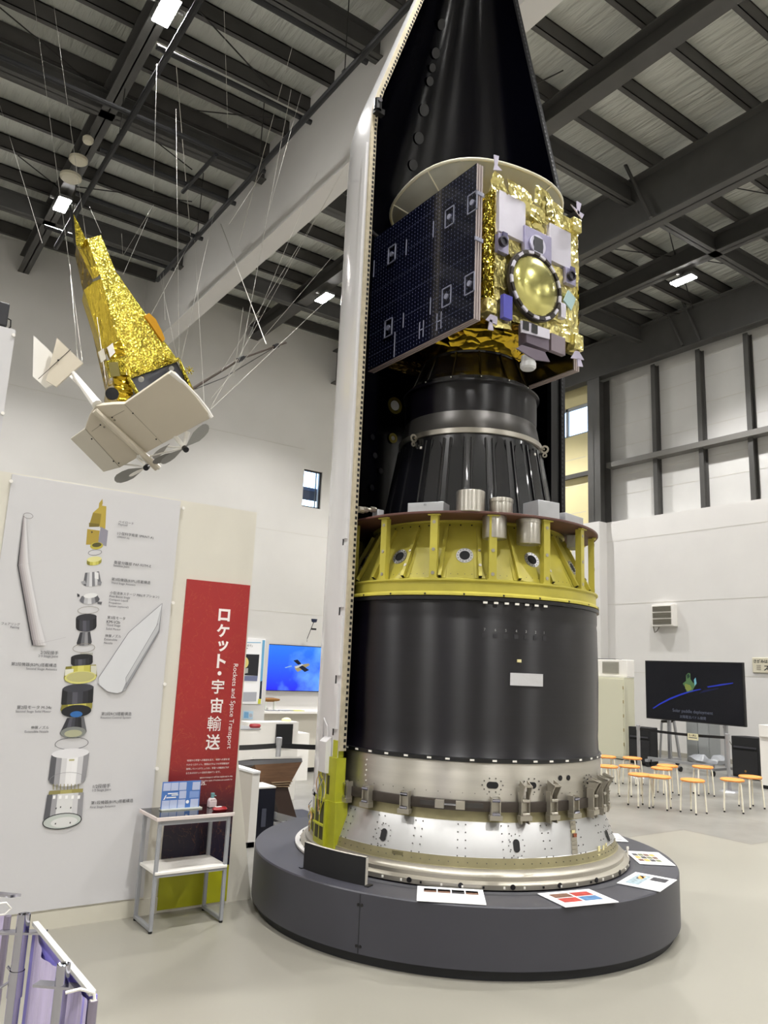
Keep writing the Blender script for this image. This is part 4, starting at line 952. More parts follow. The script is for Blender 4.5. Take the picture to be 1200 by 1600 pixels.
draw([(688, 955), (710, 965), (712, 985), (690, 985)], T('3f3f44'), *z7); draw([(870, 1030), (912, 1030), (905, 1055), (870, 1048)], T('55555a'), *z7)
ring(788, 1105, 96, 34, 4, T('8a857a'), -4, *z7)
# motor 3
cyl2(770, 1170, 92, 770, 1255, 92, .45, k1, -4, *z7); draw(ell(772, 1168, 92, 30, -4), T('2c2c32'), *z7)
cyl2(760, 1300, 45, 752, 1395, 68, .4, [T('2e2e33'), T('68686d'), T('8d8d90'), T('3e3e42')], -4, *z7)
z8 = (40, 960, 5.)
ring(455, 263, 88, 36, 4, T('8a857a'), -4, *z8)
for k in range(9): draw([(430+k*11, 300), (434+k*11, 300), (434+k*11, 325), (430+k*11, 325)], T('8f8a62'), *z8)
cyl2(440, 330, 85, 440, 380, 85, .3, k1, -4, *z8); draw(ell(440, 330, 84, 20, -4), T('1b1b1f'), *z8)
cyl2(432, 400, 118, 428, 490, 130, .4, y1, -4, *z8); draw([(310, 430), (375, 425), (372, 465), (305, 480)], T('d8d7c8'), *z8); draw([(510, 400), (555, 400), (552, 470), (510, 480)], T('c9c8b8'), *z8)
draw(ell(428, 492, 124, 50, -4), T('cfcb78'), *z8); draw(ell(430, 488, 110, 40, -4), T('b5b078'), *z8)
cyl2(410, 570, 122, 402, 690, 124, .38, k1, -4, *z8); draw(ell(410, 575, 120, 32, -4), T('3a3a42'), *z8)
cyl2(402, 700, 120, 396, 735, 124, .5, y1, -4, *z8); draw(ell(396, 755, 118, 48, -4), T('17171c'), *z8); draw(ell(396, 780, 48, 24, -4), T('2c66a8'), *z8)
cyl2(390, 805, 66, 372, 920, 105, .4, k1[1:]+[T('5e5e62')], -4, *z8); draw(ell(372, 922, 100, 44, -4), T('7d807c'), *z8); draw(ell(372, 930, 70, 28, -4), T('a9a98c'), *z8)
ring(360, 1008, 132, 48, 4, T('3a3a3e'), -4, *z8)
z9 = (40, 1140, 5.)
gw = [T('55555a'), T('9a999d'), T('cfced0'), T('e6e5e6'), T('e9e8e9'), T('c9c8cb'), T('8d8c90')]
cyl2(350, 190, 148, 325, 380, 148, .42, gw, -4, *z9); draw(ell(350, 185, 146, 38, -4), T('dedde0'), *z9); draw([(340, 232), (382, 230), (380, 244), (338, 246)], T('b8b48a'), *z9)
ring(326, 395, 142, 62, 3, T('8a898d'), -4, *z9)
for k in range(8): draw([(215+k*28, 425), (221+k*28, 425), (219+k*28, 470), (213+k*28, 470)], T('8a8352'), *z9)
cyl2(318, 470, 132, 312, 500, 134, .2, [T('8a8250'), T('a89f62'), T('948b50')], -4, *z9)
cyl2(312, 500, 142, 290, 690, 150, .3, gw[:2]+[T('d5d5d5')]*3+gw[5:], -4, *z9)
draw(ell(285, 715, 156, 62, -8), T('1d1d20'), *z9); draw(ell(285, 715, 148, 55, -8), T('b9bfba'), *z9); draw(ell(300, 722, 105, 38, -8), T('d3d3d2'), *z9)
for (x, y) in ((235, 610), (350, 605), (230, 730), (345, 722), (270, 600)): draw([(x, y), (x+9, y-2), (x+6, y+12), (x-3, y+12)], T('2c2c30'), *z9)
for k in range(5): draw([(215+k*48, 515), (235+k*48, 513), (232+k*48, 540), (212+k*48, 542)], T('f2f2f2'), *z9)
# fairing prints
fr_sh = [T('26262a'), T('8e8789'), T('a9a3a5'), T('bdb8b9'), T('cbc8c9'), T('d4d2d4')]
L0 = [(207, 270), (155, 705), (275, 1371)]
for i, m_ in enumerate(fr_sh):
    w0, w1 = (0, 10) if i == 0 else (10+(i-1)*18, 10+i*18)
    draw([(207+w0*.2, 262), (207+w1*.2, 262), (155+w1, 705), (155+w0, 705)], m_, *z7)
    draw([(155+w0, 705), (155+w1, 705), (275+w1*1.1, 1371), (275+w0*1.1, 1371)], m_, *z7)
    draw([(7+w0*.9, 0), (7+w1*.9, 0), (50+w1*1.1, 243), (50+w0*1.1, 243)], m_, *z8)
ring(252, 262, 44, 26, 4, T('6a6668'), 10, *z7)
z10 = (0, 740, 2.6667)
draw([(676, 541), (655, 655), (520, 905), (487, 916), (440, 905), (407, 872), (412, 850), (540, 660)], T('cfd0d3'), *z10)
draw([(676, 541), (664, 660), (530, 890), (505, 914), (525, 870), (524, 850), (650, 640)], T('8f9094'), *z10)
draw([(676, 541), (661, 652), (527, 872), (524, 852), (655, 628)], T('b9babd'), *z10)
def lin(a, b2, w=1.3, mt=None, z=(0, 740, 2.6667)):
    d = Vector((b2[0]-a[0], b2[1]-a[1])); n = Vector((-d.y, d.x)).normalized()*w/2
    draw([(a[0]+n.x, a[1]+n.y), (b2[0]+n.x, b2[1]+n.y), (b2[0]-n.x, b2[1]-n.y), (a[0]-n.x, a[1]-n.y)], mt or T('5a5a60'), *z)
for a, b2 in (((676, 541), (536, 662)), ((536, 662), (410, 852)), ((410, 852), (412, 880)), ((412, 880), (450, 910)), ((450, 910), (490, 916)), ((490, 916), (522, 903)), ((522, 903), (662, 660)), ((662, 660), (676, 541)), ((524, 852), (658, 625)), ((524, 852), (526, 880))): lin(a, b2)
lin((130, 716), (275, 682), 1., T('a9a7aa')); lin((85, 380), (210, 360), 1., T('c3c1c4'))
pic.build('poster_picture', None, bd, smooth=False)
# captions: (text, x, baseline y, width px, grey?)
def caption(rows, right=False):
    mb = MB()
    for (s_, x, y, w, big) in rows:
        x0_ = x-w if right else x
        a_ = PQ(x0_, y, .0185); b_ = PQ(x0_+w, y+w*.05, .0185)
        put_text(mb, s_, (a_.x, PYB-.0185, a_.z), (1, 0, 0), (0, 0, 1), width=b_.x-a_.x, mt=TEXTD if big else TEXTG)
    mb.build('caption', None, bd)
cap = [
 [('ペイロード', 185, 817, 24, 1), ('Payload', 185, 821.5, 14, 0)],
 [('(小型科学衛星 SPRINT-A)', 183, 836, 57, 1), ('(SPRINT-A)', 183, 841, 19, 0)],
 [('衛星分離部 PAF-937M-E', 178, 881, 58, 1), ('Satellite Joint', 177, 886, 25, 0)],
 [('第3段機器(B3PL)搭載構造', 174, 908, 61, 1), ('Third Stage Avionics', 173.5, 913, 38, 0)],
 [('小型液体ステージ PBS(オプション)', 171.5, 929, 77, 1), ('Post Boost Stage', 171, 934, 32, 0), ('Compact Liquid', 170.5, 939, 29, 0), ('Propulsion', 170, 944, 19, 0), ('System (optional)', 169.5, 949, 31, 0)],
 [('第3段モータ', 167.5, 967, 28, 1), ('KM-V2b', 166.5, 973.5, 21, 1), ('Third Stage', 166, 979, 22, 0), ('Solid Motor', 165.5, 984, 23, 0)],
 [('伸展ノズル', 164, 995.5, 25, 1), ('Extensible', 163, 1000.5, 20, 0), ('Nozzle', 162.5, 1006, 13, 0)],
 [('2/3段接手', 63, 1022, 28, 1), ('2/3 Stage Joint', 59.5, 1027.5, 31, 0)],
 [('第2段機器(B2PL)搭載構造', 17, 1041, 71, 1), ('Second Stage Avionics', 40.5, 1047.5, 48, 0)],
 [('第2段モータ M-34c', 26, 1108, 54, 1), ('Second Stage Solid Motor', 24, 1114.5, 55, 0)],
 [('伸展ノズル', 48, 1139.5, 28, 1), ('Extensible Nozzle', 38.5, 1145, 37, 0)],
 [('第2段RCS搭載構造', 158, 1118, 47, 1), ('Reaction Control System', 157, 1124, 47, 0)],
 [('1/2段接手', 145, 1232, 27, 1), ('1/2 Stage Joint', 144, 1238, 29, 0)],
 [('第1段機器(B1PL)搭載構造', 142, 1258.5, 65, 1), ('First Stage Avionics', 140.5, 1264.5, 39, 0)],
 [('フェアリング', 2, 976, 29, 1), ('Fairing', 16, 982.5, 14, 0)]]
for rows in cap: caption(rows)

# taller board at far left with a black box on top
tb = thing('exhibition_board', 'taller white board at the left edge of the view under a black box', 'board', (0, PYB, 0))
MB().bb(-2.0, .757, PYB-.0, PYB+.05, 0, 3.95, PANELW).build('board_core', None, tb)
q = MB(); 
for (px, py) in ((21, 524), (4, 646)): c = atY(px, py, PYB-.002); q.disc(c, (0, -1, 0), .012, WHITE, 12, h=.01)
q.build('screw_caps', None, tb)
sk_ = thing('projector', 'black box shaped projector on top of the tall left board', 'projector', (.5, PYB+.1, 3.955))
MB().bb(.1, .70, PYB-.0, PYB+.3, 3.957, 4.13, mat('charcoal plastic', '222228', .45)).build('body', None, sk_, bevel=.01)
MB().bb(.1, .6, PYB-.006, PYB-.0, 3.98, 4.1, BLK).build('front_panel', None, sk_)
q = MB().path([(.7, PYB+.1, 4.06), (.73, PYB+.1, 4.05), (.735, PYB+.1, 4.0), (.70, PYB+.1, 3.96)], .005, BLK); q.build('cord', None, sk_)

# ------------------------------------------------------------------ small table in front of the banner
tx0, tx1, ty0, ty1 = 1.985, 2.475, 5.30, 5.60
tb = thing('side_table', 'tall narrow grey framed table with white lower shelf before the red banner', 'table', (2.23, 5.45, 0))
FR = mat('grey powder coated tube', '9c9ea3', .4, .2)
for x in (tx0, tx1):
    q = MB()
    q.bb(x-.012, x+.012, ty0-.012, ty0+.012, .012, .70, FR).bb(x-.012, x+.012, ty1-.012, ty1+.012, .012, .70, FR).bb(x-.012, x+.012, ty0, ty1, .012, .036, FR)
    q.build('side_frame', None, tb, bevel=.003)
for x in (tx0, tx1):
    for y in (ty0, ty1): MB().lathe([(.013, 0), (.013, .012), (.0, .012)], (x, y), 12, mt=BLK).build('foot', None, tb)
for a_ in ((ty0-.01, ty0+.01, .66, .69), (ty1-.01, ty1+.01, .66, .69), (ty0-.01, ty0+.01, .335, .35)): MB().bb(tx0+.012, tx1-.012, *a_, FR).build('cross_bar', None, tb)
tt = MB().bb(tx0-.035, tx1+.03, ty0-.03, ty1+.03, .69, .715, mat('pale pink table edge', 'd9cdc9', .5)).build('table_top', None, tb, bevel=.003)
MB().bb(tx0-.03, tx1+.025, ty0-.025, ty1+.025, .715, .7165, DGLASS).build('dark_glass', None, tt)
MB().bb(tx0-.01, tx1+.01, ty0-.02, ty1+.01, .352, .372, WHITE).build('lower_shelf', None, tb, bevel=.004)
sg = thing('acrylic_sign', 'blue and white printed acrylic sign standing on the small table', 'sign', (2.08, 5.5, .7175))
c0 = atY(251, 1262, 5.5); c1 = atY(311, 1258, 5.5); t0 = atY(254, 1215, 5.5)
zt_ = .905
BLU = mat('blue print', '4a76bd', .3); PBL = mat('pale blue print', 'b5bfdc', .4)
MB().bb(c0.x, c1.x, 5.5, 5.506, .7175, zt_, BLU).build('sign_sheet', None, sg)
w = c1.x-c0.x; h = zt_-.7175; q = MB()
def blk(u0, v0, u1, v1, m_): q.bb(c0.x+w*u0, c0.x+w*u1, 5.4985, 5.5, .7175+h*v0, .7175+h*v1, m_)
for (u0, u1) in ((.02, .21), (.22, .41), (.43, .62)): blk(u0, .68, u1, .96, PBL); blk(u0, .05, u1, .34, PBL)
blk(.45, .38, .63, .65, PBL); blk(.78, .66, .98, .95, PBL); blk(.72, .38, .97, .62, mat('mid blue print', '7f9ad0', .4)); blk(.76, .05, .97, .34, PBL)
q.disc((c0.x+w*.68, 5.4984, .7175+h*.25), (0, -1, 0), .012, WHITEP, 14)
q.poly([(c0.x+w*.04, 5.4984, .7175+h*.36), (c0.x+w*.08, 5.4984, .7175+h*.38), (c0.x+w*.12, 5.4984, .7175+h*.52), (c0.x+w*.10, 5.4984, .7175+h*.54)], (0, -.0005, 0), WHITEP)
for (u, v, wd) in ((.15, .56, .26), (.25, .5, .17), (.12, .42, .25)): blk(u, v, u+wd, v+.035, WHITEP)
q.build('sign_print', None, sg)
MB().bb(c0.x+.0, c1.x+.015, 5.475, 5.53, .7175, .726, mat('clear base', 'd5d9cf', .2)).build('sign_base', None, sg)
bt_ = thing('sanitizer_bottle', 'small clear bottle with a teal pump cap on the table', 'bottle', (2.37, 5.5, .7175))
bp_ = atZ(333, 1256, .72); bxx, byy = bp_.x, min(5.56, bp_.y)
byy = 5.5; bxx = atY(331, 1258, 5.5).x
MB().bb(bxx-.028, bxx+.028, byy-.022, byy+.022, .7175, .765, mat('frosted pinkish plastic', 'd2c2c4', .25)).poly([(bxx-.028, byy-.022, .765), (bxx+.028, byy-.022, .765), (bxx+.014, byy-.022, .78), (bxx-.014, byy-.022, .78)], (0, .044, 0), mat('frosted pinkish plastic', 'd2c2c4', .25)).build('bottle_body', None, bt_, bevel=.004)
MB().lathe([(.012, .78), (.013, .782), (.013, .80), (.0145, .805), (.0145, .813), (.001, .815)], (bxx, byy), 18, mt=mat('teal cap', '6f9ea2', .4)).build('pump_cap', None, bt_)
MB().tube((bxx, byy, .80), (bxx+.028, byy, .792), .0035, mat('teal cap', '6f9ea2', .4)).build('spout', None, bt_)
rd = thing('red_glasses_case', 'small red glossy object with a white sticker beside the bottle on the table', 'case', (2.4, 5.4, .7175))
r0 = atZ(339, 1266, .7175); 
MB().lathe([(.001, .7175), (.036, .7175), (.042, .726), (.036, .737), (.001, .741)], (0, 0), 24, mt=RED)
q = MB(); q.lathe([(.001, .7175), (.036, .7175), (.042, .727), (.034, .739), (.001, .742)], (0, 0), 28, mt=RED); q.v = [Vector((2.43+v.x*1.35, 5.36+v.y*.75, v.z)) for v in q.v]; q.build('case_body', None, rd)
MB().box((2.42, 5.36, .7425), (.045, .025, .001), WHITEP).build('sticker', None, rd)

# ------------------------------------------------------------------ chrome rope stands at the lower left corner
LITF = mat('purple lit film', 'c4b9dc', .3, var=.12, vscale=5, vstretch=(5, 5, .6), bump=.5, bscale=4, bstretch=(4, 4, .4), bdist=.03)  # purple glow from below, painted into the film colour
LITB = mat('blue purple lit film', '9a92e0', .3, var=.1, vscale=5)  # bluer part of the same glow, also put into the colour
def chrome_stand(top, ztop, r, label, name, armdir, with_clamp=False):
    P = atZ(*top, ztop); t = thing(name, label, 'stand', (P.x, P.y, 0))
    MB().lathe([(r, .02), (r, ztop-.03), (r*.98, ztop-.0), (r*.7, ztop-.004), (r*.3, ztop)], (P.x, P.y), 28, mt=CHROME).build('post', None, t)
    MB().lathe([(.0, .03), (.12, .025), (.15, .0), (.0, .0)], (P.x, P.y), 32, mt=CHROME).build('base_plate', None, t)
    MB().lathe([(r*1.12, ztop-.15), (r*1.14, ztop-.22)], (P.x, P.y), 24, mt=CHROME).build('collar', None, t)
    a = Vector(armdir).normalized(); c = Vector((P.x, P.y, ztop-.052))
    bd_ = Vector((-a.y, a.x, 0)); q = MB(); q.poly([c-a*.068-bd_*.016, c+a*.068-bd_*.016, c+a*.068+bd_*.016, c-a*.068+bd_*.016], (0, 0, .006), CHROME); q.build('cross_plate', None, t)
    if with_clamp:
        q = MB(); c = Vector((P.x, P.y, ztop-.17)); q.tube(c, c-a*.05+Vector((0, 0, -.03)), .004, CHROME); q.tube(c, c-a*.03+Vector((0, 0, .03)), .004, CHROME); q.disc(c-a*.02, a, .01, CHROME, 12, h=.01); q.build('wing_screw', None, t)
    return P
ZT = 1.0
P1 = chrome_stand((38, 1428), ZT, .0185, 'left chrome post with a flat cross plate at the lower left corner', 'chrome_post', _r, True)
P2 = chrome_stand((100, 1506), ZT, .0165, 'right chrome post with a flat cross plate at the lower left corner', 'chrome_post', _r*1.0+Vector((0, -.25, 0)))
scr = thing('film_screen', 'translucent film screen in painted purple light with a white top rail held by the chrome posts', 'screen', (P2.x, P2.y, 0))
ZS = .965
S0, S1 = atZ(50, 1446, ZS), atZ(139, 1557, ZS)
off = (S1-S0).normalized(); nn = Vector((-off.y, off.x, 0))
if nn.dot(_f) < 0: nn = -nn
MB().poly([S0, S1, S1+nn*.016, S0+nn*.016], (0, 0, .01), mat('ivory rail', 'b9b8b4', .45)).build('top_rail', None, scr)
q = MB(); n_ = 40; cols = []
for i in range(n_+1):
    u = i/n_; p_ = S0.lerp(S1, u)+nn*(.004+.006*math.sin(u*17)+.003*math.sin(u*41)); cols.append(p_)
for i in range(n_):
    a_, b_ = cols[i], cols[i+1]; sag = lambda u: -.01-.03*math.sin(pi*min(1, u*1.6)) if u < .62 else -.01-.012*math.sin(pi*(u-.62)/.38)
    q.add([(a_.x, a_.y, ZS+sag(i/n_)), (b_.x, b_.y, ZS+sag((i+1)/n_)), (b_.x, b_.y, .06), (a_.x, a_.y, .06)], [(0, 1, 2, 3)], LITF if (i % 9) else LITB)
q.build('film', None, scr, ang=180)
MB().poly([S0+nn*.016, S1+nn*.016, S1+nn*.02, S0+nn*.02], (0, 0, -.9), LITB).build('back_film', None, scr)
MB().tube(S1+nn*.011+Vector((0, 0, -.01)), S1+nn*.011+Vector((0, 0, -.9)), .011, mat('mauve aluminium', '8f8799', .35, .5), 12).build('end_pole', None, scr)
q = MB(); e_ = S1+nn*.011+Vector((0, 0, .0)); q.path([e_+Vector((-.06, .02, .01)), e_+Vector((-.03, .01, .016)), e_+Vector((0, 0, .006)), e_+Vector((.004, -.004, -.02)), e_+Vector((-.002, 0, -.012))], .004, WHITE, 6); q.box(e_+Vector((0, 0, -.02)), (.014, .014, .022), WHITE); q.build('tied_cord', None, scr)
sc2 = thing('film_screen', 'second film screen in painted purple light with a chrome top cut off by the left edge', 'screen', atZ(5, 1402, 1.02)*1)
Q0, Q1 = atZ(-60, 1395, ZT+.02), atZ(16, 1403, ZT+.02)
q = MB(); q.poly([Q0, Q1, Q1+nn*.03, Q0+nn*.03], (0, 0, .008), CHROME); q.build('top_plate', None, sc2)
MB().poly([Q0+Vector((0, 0, -.05)), Q1+Vector((-.006, 0, -.05)), Q1+Vector((-.006, 0, -.95)), Q0+Vector((0, 0, -.95))], nn*.006, LITF).build('film', None, sc2)
MB().tube(Q1+Vector((0, 0, -.05)), Q1+Vector((0, 0, -1.0)), .010, mat('mauve aluminium', '8f8799', .35, .5), 12).build('end_pole', None, sc2)
q = MB(); e_ = Q1.copy(); q.path([e_+Vector((-.06, 0, -.012)), e_+Vector((-.01, 0, -.012)), e_+Vector((.006, 0, -.03)), e_+Vector((-.01, 0, -.045)), e_+Vector((-.06, 0, -.045))], .003, WHITE, 6); q.build('tied_cord', None, sc2)

# ------------------------------------------------------------------ hanging gold telescope satellite
SYH = 8.0
hs = thing('gold_satellite_model', 'hanging gold foil telescope satellite, tilted to the left under the roof', 'satellite model', atY(200, 480, SYH))
def h_(x, y, dy=0.): return atY(x/4, 300+y/4, SYH+dy)      # measuring grid of the hanging model
def poly_block(name, front, depth, mt, par=None, skew=(0, 0, 0), **k):
    q = MB(); q.poly(front, Vector((0, depth, 0))+Vector(skew), mt); return q.build(name, None, par or hs, smooth=False)
# main tapered body: front ridge, right face, left face
A_ = [h_(515, 290), h_(630, 268, .12), h_(645, 520, .12)]
q = MB()
T0, T1, TL = h_(545, 292, 0), h_(630, 268, .15), h_(478, 332, .18)
K0, K1, KL = h_(625, 520, 0), h_(722, 492, .22), h_(578, 545, .14)
B0, B1, BL = h_(800, 1160, -.08), h_(1110, 1050, .25), h_(690, 1180, .25)
def quadsheet(q, a, b2, c, d, mt, n=10, amp=.012, seed=0):
    nr = (b2-a).cross(d-a).normalized(); q.sheet(a, b2, c, d, n, n*2, amp, nr, mt, seed)
BK = Vector((.08, .45, .0))
def sheet_fixed(q, a, b2, c, d, mt, n=10, amp=.012, seed=0):
    quadsheet(q, a, b2, c, d, mt, n, 0, seed)
sheet_fixed(q, T0, T1, K1, K0, GOLD); sheet_fixed(q, K0, K1, B1, B0, GOLD)
sheet_fixed(q, TL, T0, K0, KL, GOLDF)
q.add([TL, T0, T1, T1+BK*.5, TL+BK*.5], [(0, 1, 2, 3, 4)], GOLD); q.add([T1, K1, B1, B1+BK, K1+BK*.8, T1+BK*.5], [(0, 1, 2, 3, 4, 5)], GOLDD); q.add([TL, KL, BL, BL+BK, KL+BK*.8, TL+BK*.5], [(0, 1, 2, 3, 4, 5)], GOLDD); q.add([B0, B1, B1+BK, BL+BK, BL], [(0, 1, 2, 3, 4)], GOLDD)
body = q.build('telescope_body', None, hs, ang=25)
q = MB(); W0, W1 = h_(525, 612, .12), h_(580, 562, .06); V0, V1 = h_(642, 985, .12), h_(738, 925, -.02); U1 = h_(632, 540, -.01)
sheet_fixed(q, W0, U1, V1, V0, GOLDF); q.add([W0, W1, U1], [(0, 1, 2)], GOLD); q.add([W0, V0, V0+BK*.6, W0+BK*.6], [(0, 1, 2, 3)], GOLDF); q.add([V0, V1, V1+BK*.5, V0+BK*.6], [(0, 1, 2, 3)], GOLDF)
q.build('side_panel', None, hs, ang=25)
q = MB(); F = [h_(460, 140, .1), h_(487, 190, .05), h_(525, 270, .02), h_(535, 292, .02), h_(505, 345, .02), h_(476, 330, .1)]
q.poly(F, (.02, .05, 0), GOLD).poly([h_(437, 70, .14), h_(460, 140, .1), h_(480, 330, .1), (h_(470, 320, .14)), h_(452, 200, .14)], (0, .05, 0), BLK); q.build('nose_baffle', None, hs)
q = MB(); q.poly([h_(560, 478, .0), h_(600, 470, -.02), h_(612, 530, -.02), h_(585, 545, .0)], (0, -.03, 0), GOLDF); q.build('small_hatch', None, hs)
# instruments below the side panel
q = MB(); q.poly([h_(655, 990, 0), h_(745, 930, -.03), h_(775, 1030, -.03), h_(690, 1060, 0)], (0, -.05, 0), GOLDD); ib = q.build('instrument_box', None, hs)
q = MB(); q.poly([h_(668, 972, -.07), h_(702, 945, -.07), h_(718, 1005, -.07), h_(688, 1035, -.07)], (0, -.01, 0), WHITE).poly([h_(612, 1003, -.02), h_(645, 980, -.02), h_(660, 1045, -.02), h_(630, 1068, -.02)], (0, -.02, 0), mat('pale tile', 'cdc8ba', .5)); q.build('white_tile', None, ib)
q = MB(); q.poly([h_(650, 1065, 0), h_(765, 1040, -.03), h_(780, 1150, -.03), h_(680, 1165, 0)], (0, -.06, 0), GOLD).poly([h_(675, 1068, -.065), h_(735, 1062, -.095), h_(748, 1150, -.095), h_(692, 1155, -.065)], (0, -.012, 0), mat('olive window', '7d7440', .4)); q.build('instrument_box', None, hs)
q = MB(); q.poly([h_(700, 1165, .02), h_(790, 1150, 0), h_(825, 1270, 0), h_(770, 1320, 0), h_(715, 1310, .02)], (0, -.05, 0), GOLDD); q.build('sensor_neck', None, hs)
c = h_(701, 1261, -.1); q = MB(); q.tube(c+Vector((.06, .25, .0)), c, .068, GOLDD, 24); d_ = (Vector((-.06, -.25, 0))).normalized(); q.disc(c+d_*.001, d_, .066, BLKM, 28, h=.004); q.build('telescope_tube', None, hs)
# lower frame and dark bay
q = MB(); fr4 = [h_(800, 1160, -.1), h_(1115, 1045, .25), h_(1195, 1215, .25), h_(862, 1262, -.1)]
q.poly([h_(812, 1170, -.05), h_(1105, 1062, .27), h_(1195, 1240, .27), h_(870, 1290, -.05)], (.02, .3, 0), mat('charcoal bay', '33343a', .5)); q.build('equipment_bay', None, hs)
q = MB(); 
for a_, b_ in ((fr4[0], fr4[1]), (fr4[1], h_(1215, 1275, .25)), (fr4[0], fr4[3])): q.tube(a_, b_, .022, GOLD, 8)
q.box(h_(845, 1115, -.12), (.08, .04, .05), GOLD).box(h_(1055, 1045, .15), (.08, .04, .06), GOLD); q.build('foil_frame', None, hs)
for v in ((887, 1165, -.12), (1075, 1098, .18)):
    c = h_(*v); q = MB(); q.tube(c, c+Vector((-.02, -.05, -.03)), .022, GOLD, 10).tube(c+Vector((-.02, -.05, -.03)), c+Vector((-.03, -.07, -.04)), .028, mat('grey thruster cup', 'a9a9a4', .4), 12); q.build('thruster', None, hs)
q = MB(); c = h_(1185, 1115, .2)
for k in range(7): q.tube(c, c+Vector((math.cos(k*.9)*.05, 0, math.sin(k*.9)*.05)), .006, GOLD, 5)
q.build('foil_tuft', None, hs)
q = MB(); c = atY(246, 510, SYH+.15); pts = [atY(x, y, SYH+.12) for x, y in ((226, 493), (233, 489), (243, 498), (252, 515), (258, 530), (254, 534))]
q.poly(pts, (.0, .04, 0), mat('orange gold panel', 'c8932c', .35, .8)); q.build('dish_edge', None, hs)
# long dark boom to the right
q = MB(); b0, b1, b2_ = atY(300, 608, SYH+.25), atY(375, 561, SYH+.45), atY(447, 535, SYH+.6)
DKW = mat('dark brown boom', '4a3f38', .45, .2)
q.tube(b0, b1, .018, DKW).tube(b1, b2_, .014, DKW).tube(b1+(b0-b1)*.05, b1+(b2_-b1)*.08, .03, BLK).tube(b1.lerp(b2_, .72), b1.lerp(b2_, .82), .028, BLK)
q.path([atY(305, 608, SYH+.25), atY(350, 590, SYH+.4), atY(400, 560, SYH+.5), atY(425, 545, SYH+.58)], .005, ROD); q.build('solar_boom', None, hs)

# ------------------------------------------------------------------ hanging ivory airplane
ap = thing('model_airplane', 'ivory hanging model airplane with twin propellers seen from below', 'model airplane', atY(230, 640, 6.6))
wn = Vector((-.30, -.62, -.72)).normalized(); w0 = atY(240, 650, 6.6)
def wg(x, y, o=0.): return onpl(100+x/4.615, 520+y/4.615, w0+wn*o, wn)   # measuring grid on the wing's underside plane
def plank(name, pts, mt, th=.03, o=0., par=None, sm=False):
    q = MB(); q.poly([wg(*p, o) for p in pts], -wn*th, mt); return q.build(name, None, par or ap, smooth=sm, bevel=.006)
wing = plank('wing', [(435, 513), (765, 285), (800, 300), (950, 460), (1065, 612), (712, 800), (405, 972), (150, 690), (185, 590), (230, 527), (350, 515)], TENT, .05)
plank('wing_tip', [(150, 690), (405, 972), (285, 1005), (45, 765)], mat('pale ivory skin', 'd4cec0', .35), .02, .0)
q = MB(); q.path([wg(765, 283, .0)-wn*.0, wg(860, 370)-wn*.02, wg(960, 480)-wn*.03, wg(1030, 570)-wn*.03, wg(1065, 612)-wn*.0], .02, TENTB, 8); q.build('wing_end_rib', None, wing)
q = MB()
for a_, b_ in (((435, 515), (712, 800)), ((150, 690), (405, 972)), ((435, 560), (350, 605)), ((265, 665), (200, 712))):
    q.tube(wg(*a_, .001), wg(*b_, .001), .0015, mat('thin seam', '8f8878', .6), 5)
for v in ((347, 610), (497, 580), (263, 664), (200, 765), (665, 767), (505, 848), (357, 926), (395, 940)): q.disc(wg(*v, .002), wn, .007, BLKM, 10, h=.003)
q.disc(wg(258, 598, .002), wn, .022, mat('grey patch', '8d8778', .5), 16, h=.002, sx=1.); q.disc(wg(365, 630, .002), wn, .01, MATS['grey patch'], 12, h=.002); q.disc(wg(290, 680, .002), wn, .01, MATS['grey patch'], 12, h=.002)
q.build('hinge_marks', None, wing)
# fuselage: keel under the wing, boom to the tail
ku = wg(222, 560, .03); kn = wg(675, 975, .03)
q = MB(); q.tube(ku, kn, .028, TENT, 10, r2=.035); q.tube(wg(540, 870, .03), wg(690, 975, .01), .035, TENTB, 12, r2=.02); q.build('fuselage', None, ap)
tn0 = wg(230, 540, .02); tl = atY(95, 565, 7.4)
q = MB(); q.tube(wg(240, 520, -.02), atY(112, 580, 7.35), .045, TENTB, 10, r2=.02); q.poly([atY(150, 632, 6.95), atY(158, 628, 6.95), atY(112, 584, 7.35), atY(108, 588, 7.35)], (.01, .02, .0), TENTB); q.build('tail_boom', None, ap)
q = MB(); q.poly([atY(*v, 7.3) for v in ((88.8, 527.5), (129.5, 567), (87.5, 604), (72, 595), (60, 585))][:4], (.01, .02, .0), TENT); q.build('tailplane', None, ap)
q = MB(); q.poly([atY(*v, 7.42) for v in ((52.5, 524), (74, 544), (88, 560), (86, 598), (71, 606), (51, 588))], (.01, .02, .0), TENTB); q.build('tail_fin', None, ap)
q = MB(); q.tube(atY(110, 546, 7.29), atY(60, 592, 7.29), .003, BLKM, 5); q.disc(atY(91, 563, 7.285), (0, -1, 0), .009, BLKM, 10, h=.004); q.build('tail_hinge', None, ap)
# nacelle struts, hubs, blades
def blade(p0, p1, wdt, mt, twist=.3):
    d = (p1-p0); ln_ = d.length; d.normalize(); s_ = d.cross(_f).normalized(); s_ = (s_*math.cos(twist)+_f*math.sin(twist)); pr = [(0, .10), (.12, .14), (.3, .55), (.5, .95), (.7, 1), (.88, .85), (.97, .5), (1, .1)]
    q = MB(); top = [p0+d*ln_*k+s_*wdt*w_*.5 for k, w_ in pr]; bot = [p0+d*ln_*k-s_*wdt*w_*.5 for k, w_ in reversed(pr)]
    q.poly(top+bot, _f*.006, mt); return q
n1p, n2p = wg(600, 965, .12), wg(868, 830, .12)
prop1 = MB().tube(n1p, wg(590, 975, .16), .026, BLK, 14).build('propeller', None, ap)
blade(n1p, wg(365, 1065, .12), .10, GREYB).build('blade', None, prop1, smooth=False); blade(n1p, wg(470, 1035, .2), .05, TENTB, 1.2).build('blade', None, prop1, smooth=False)
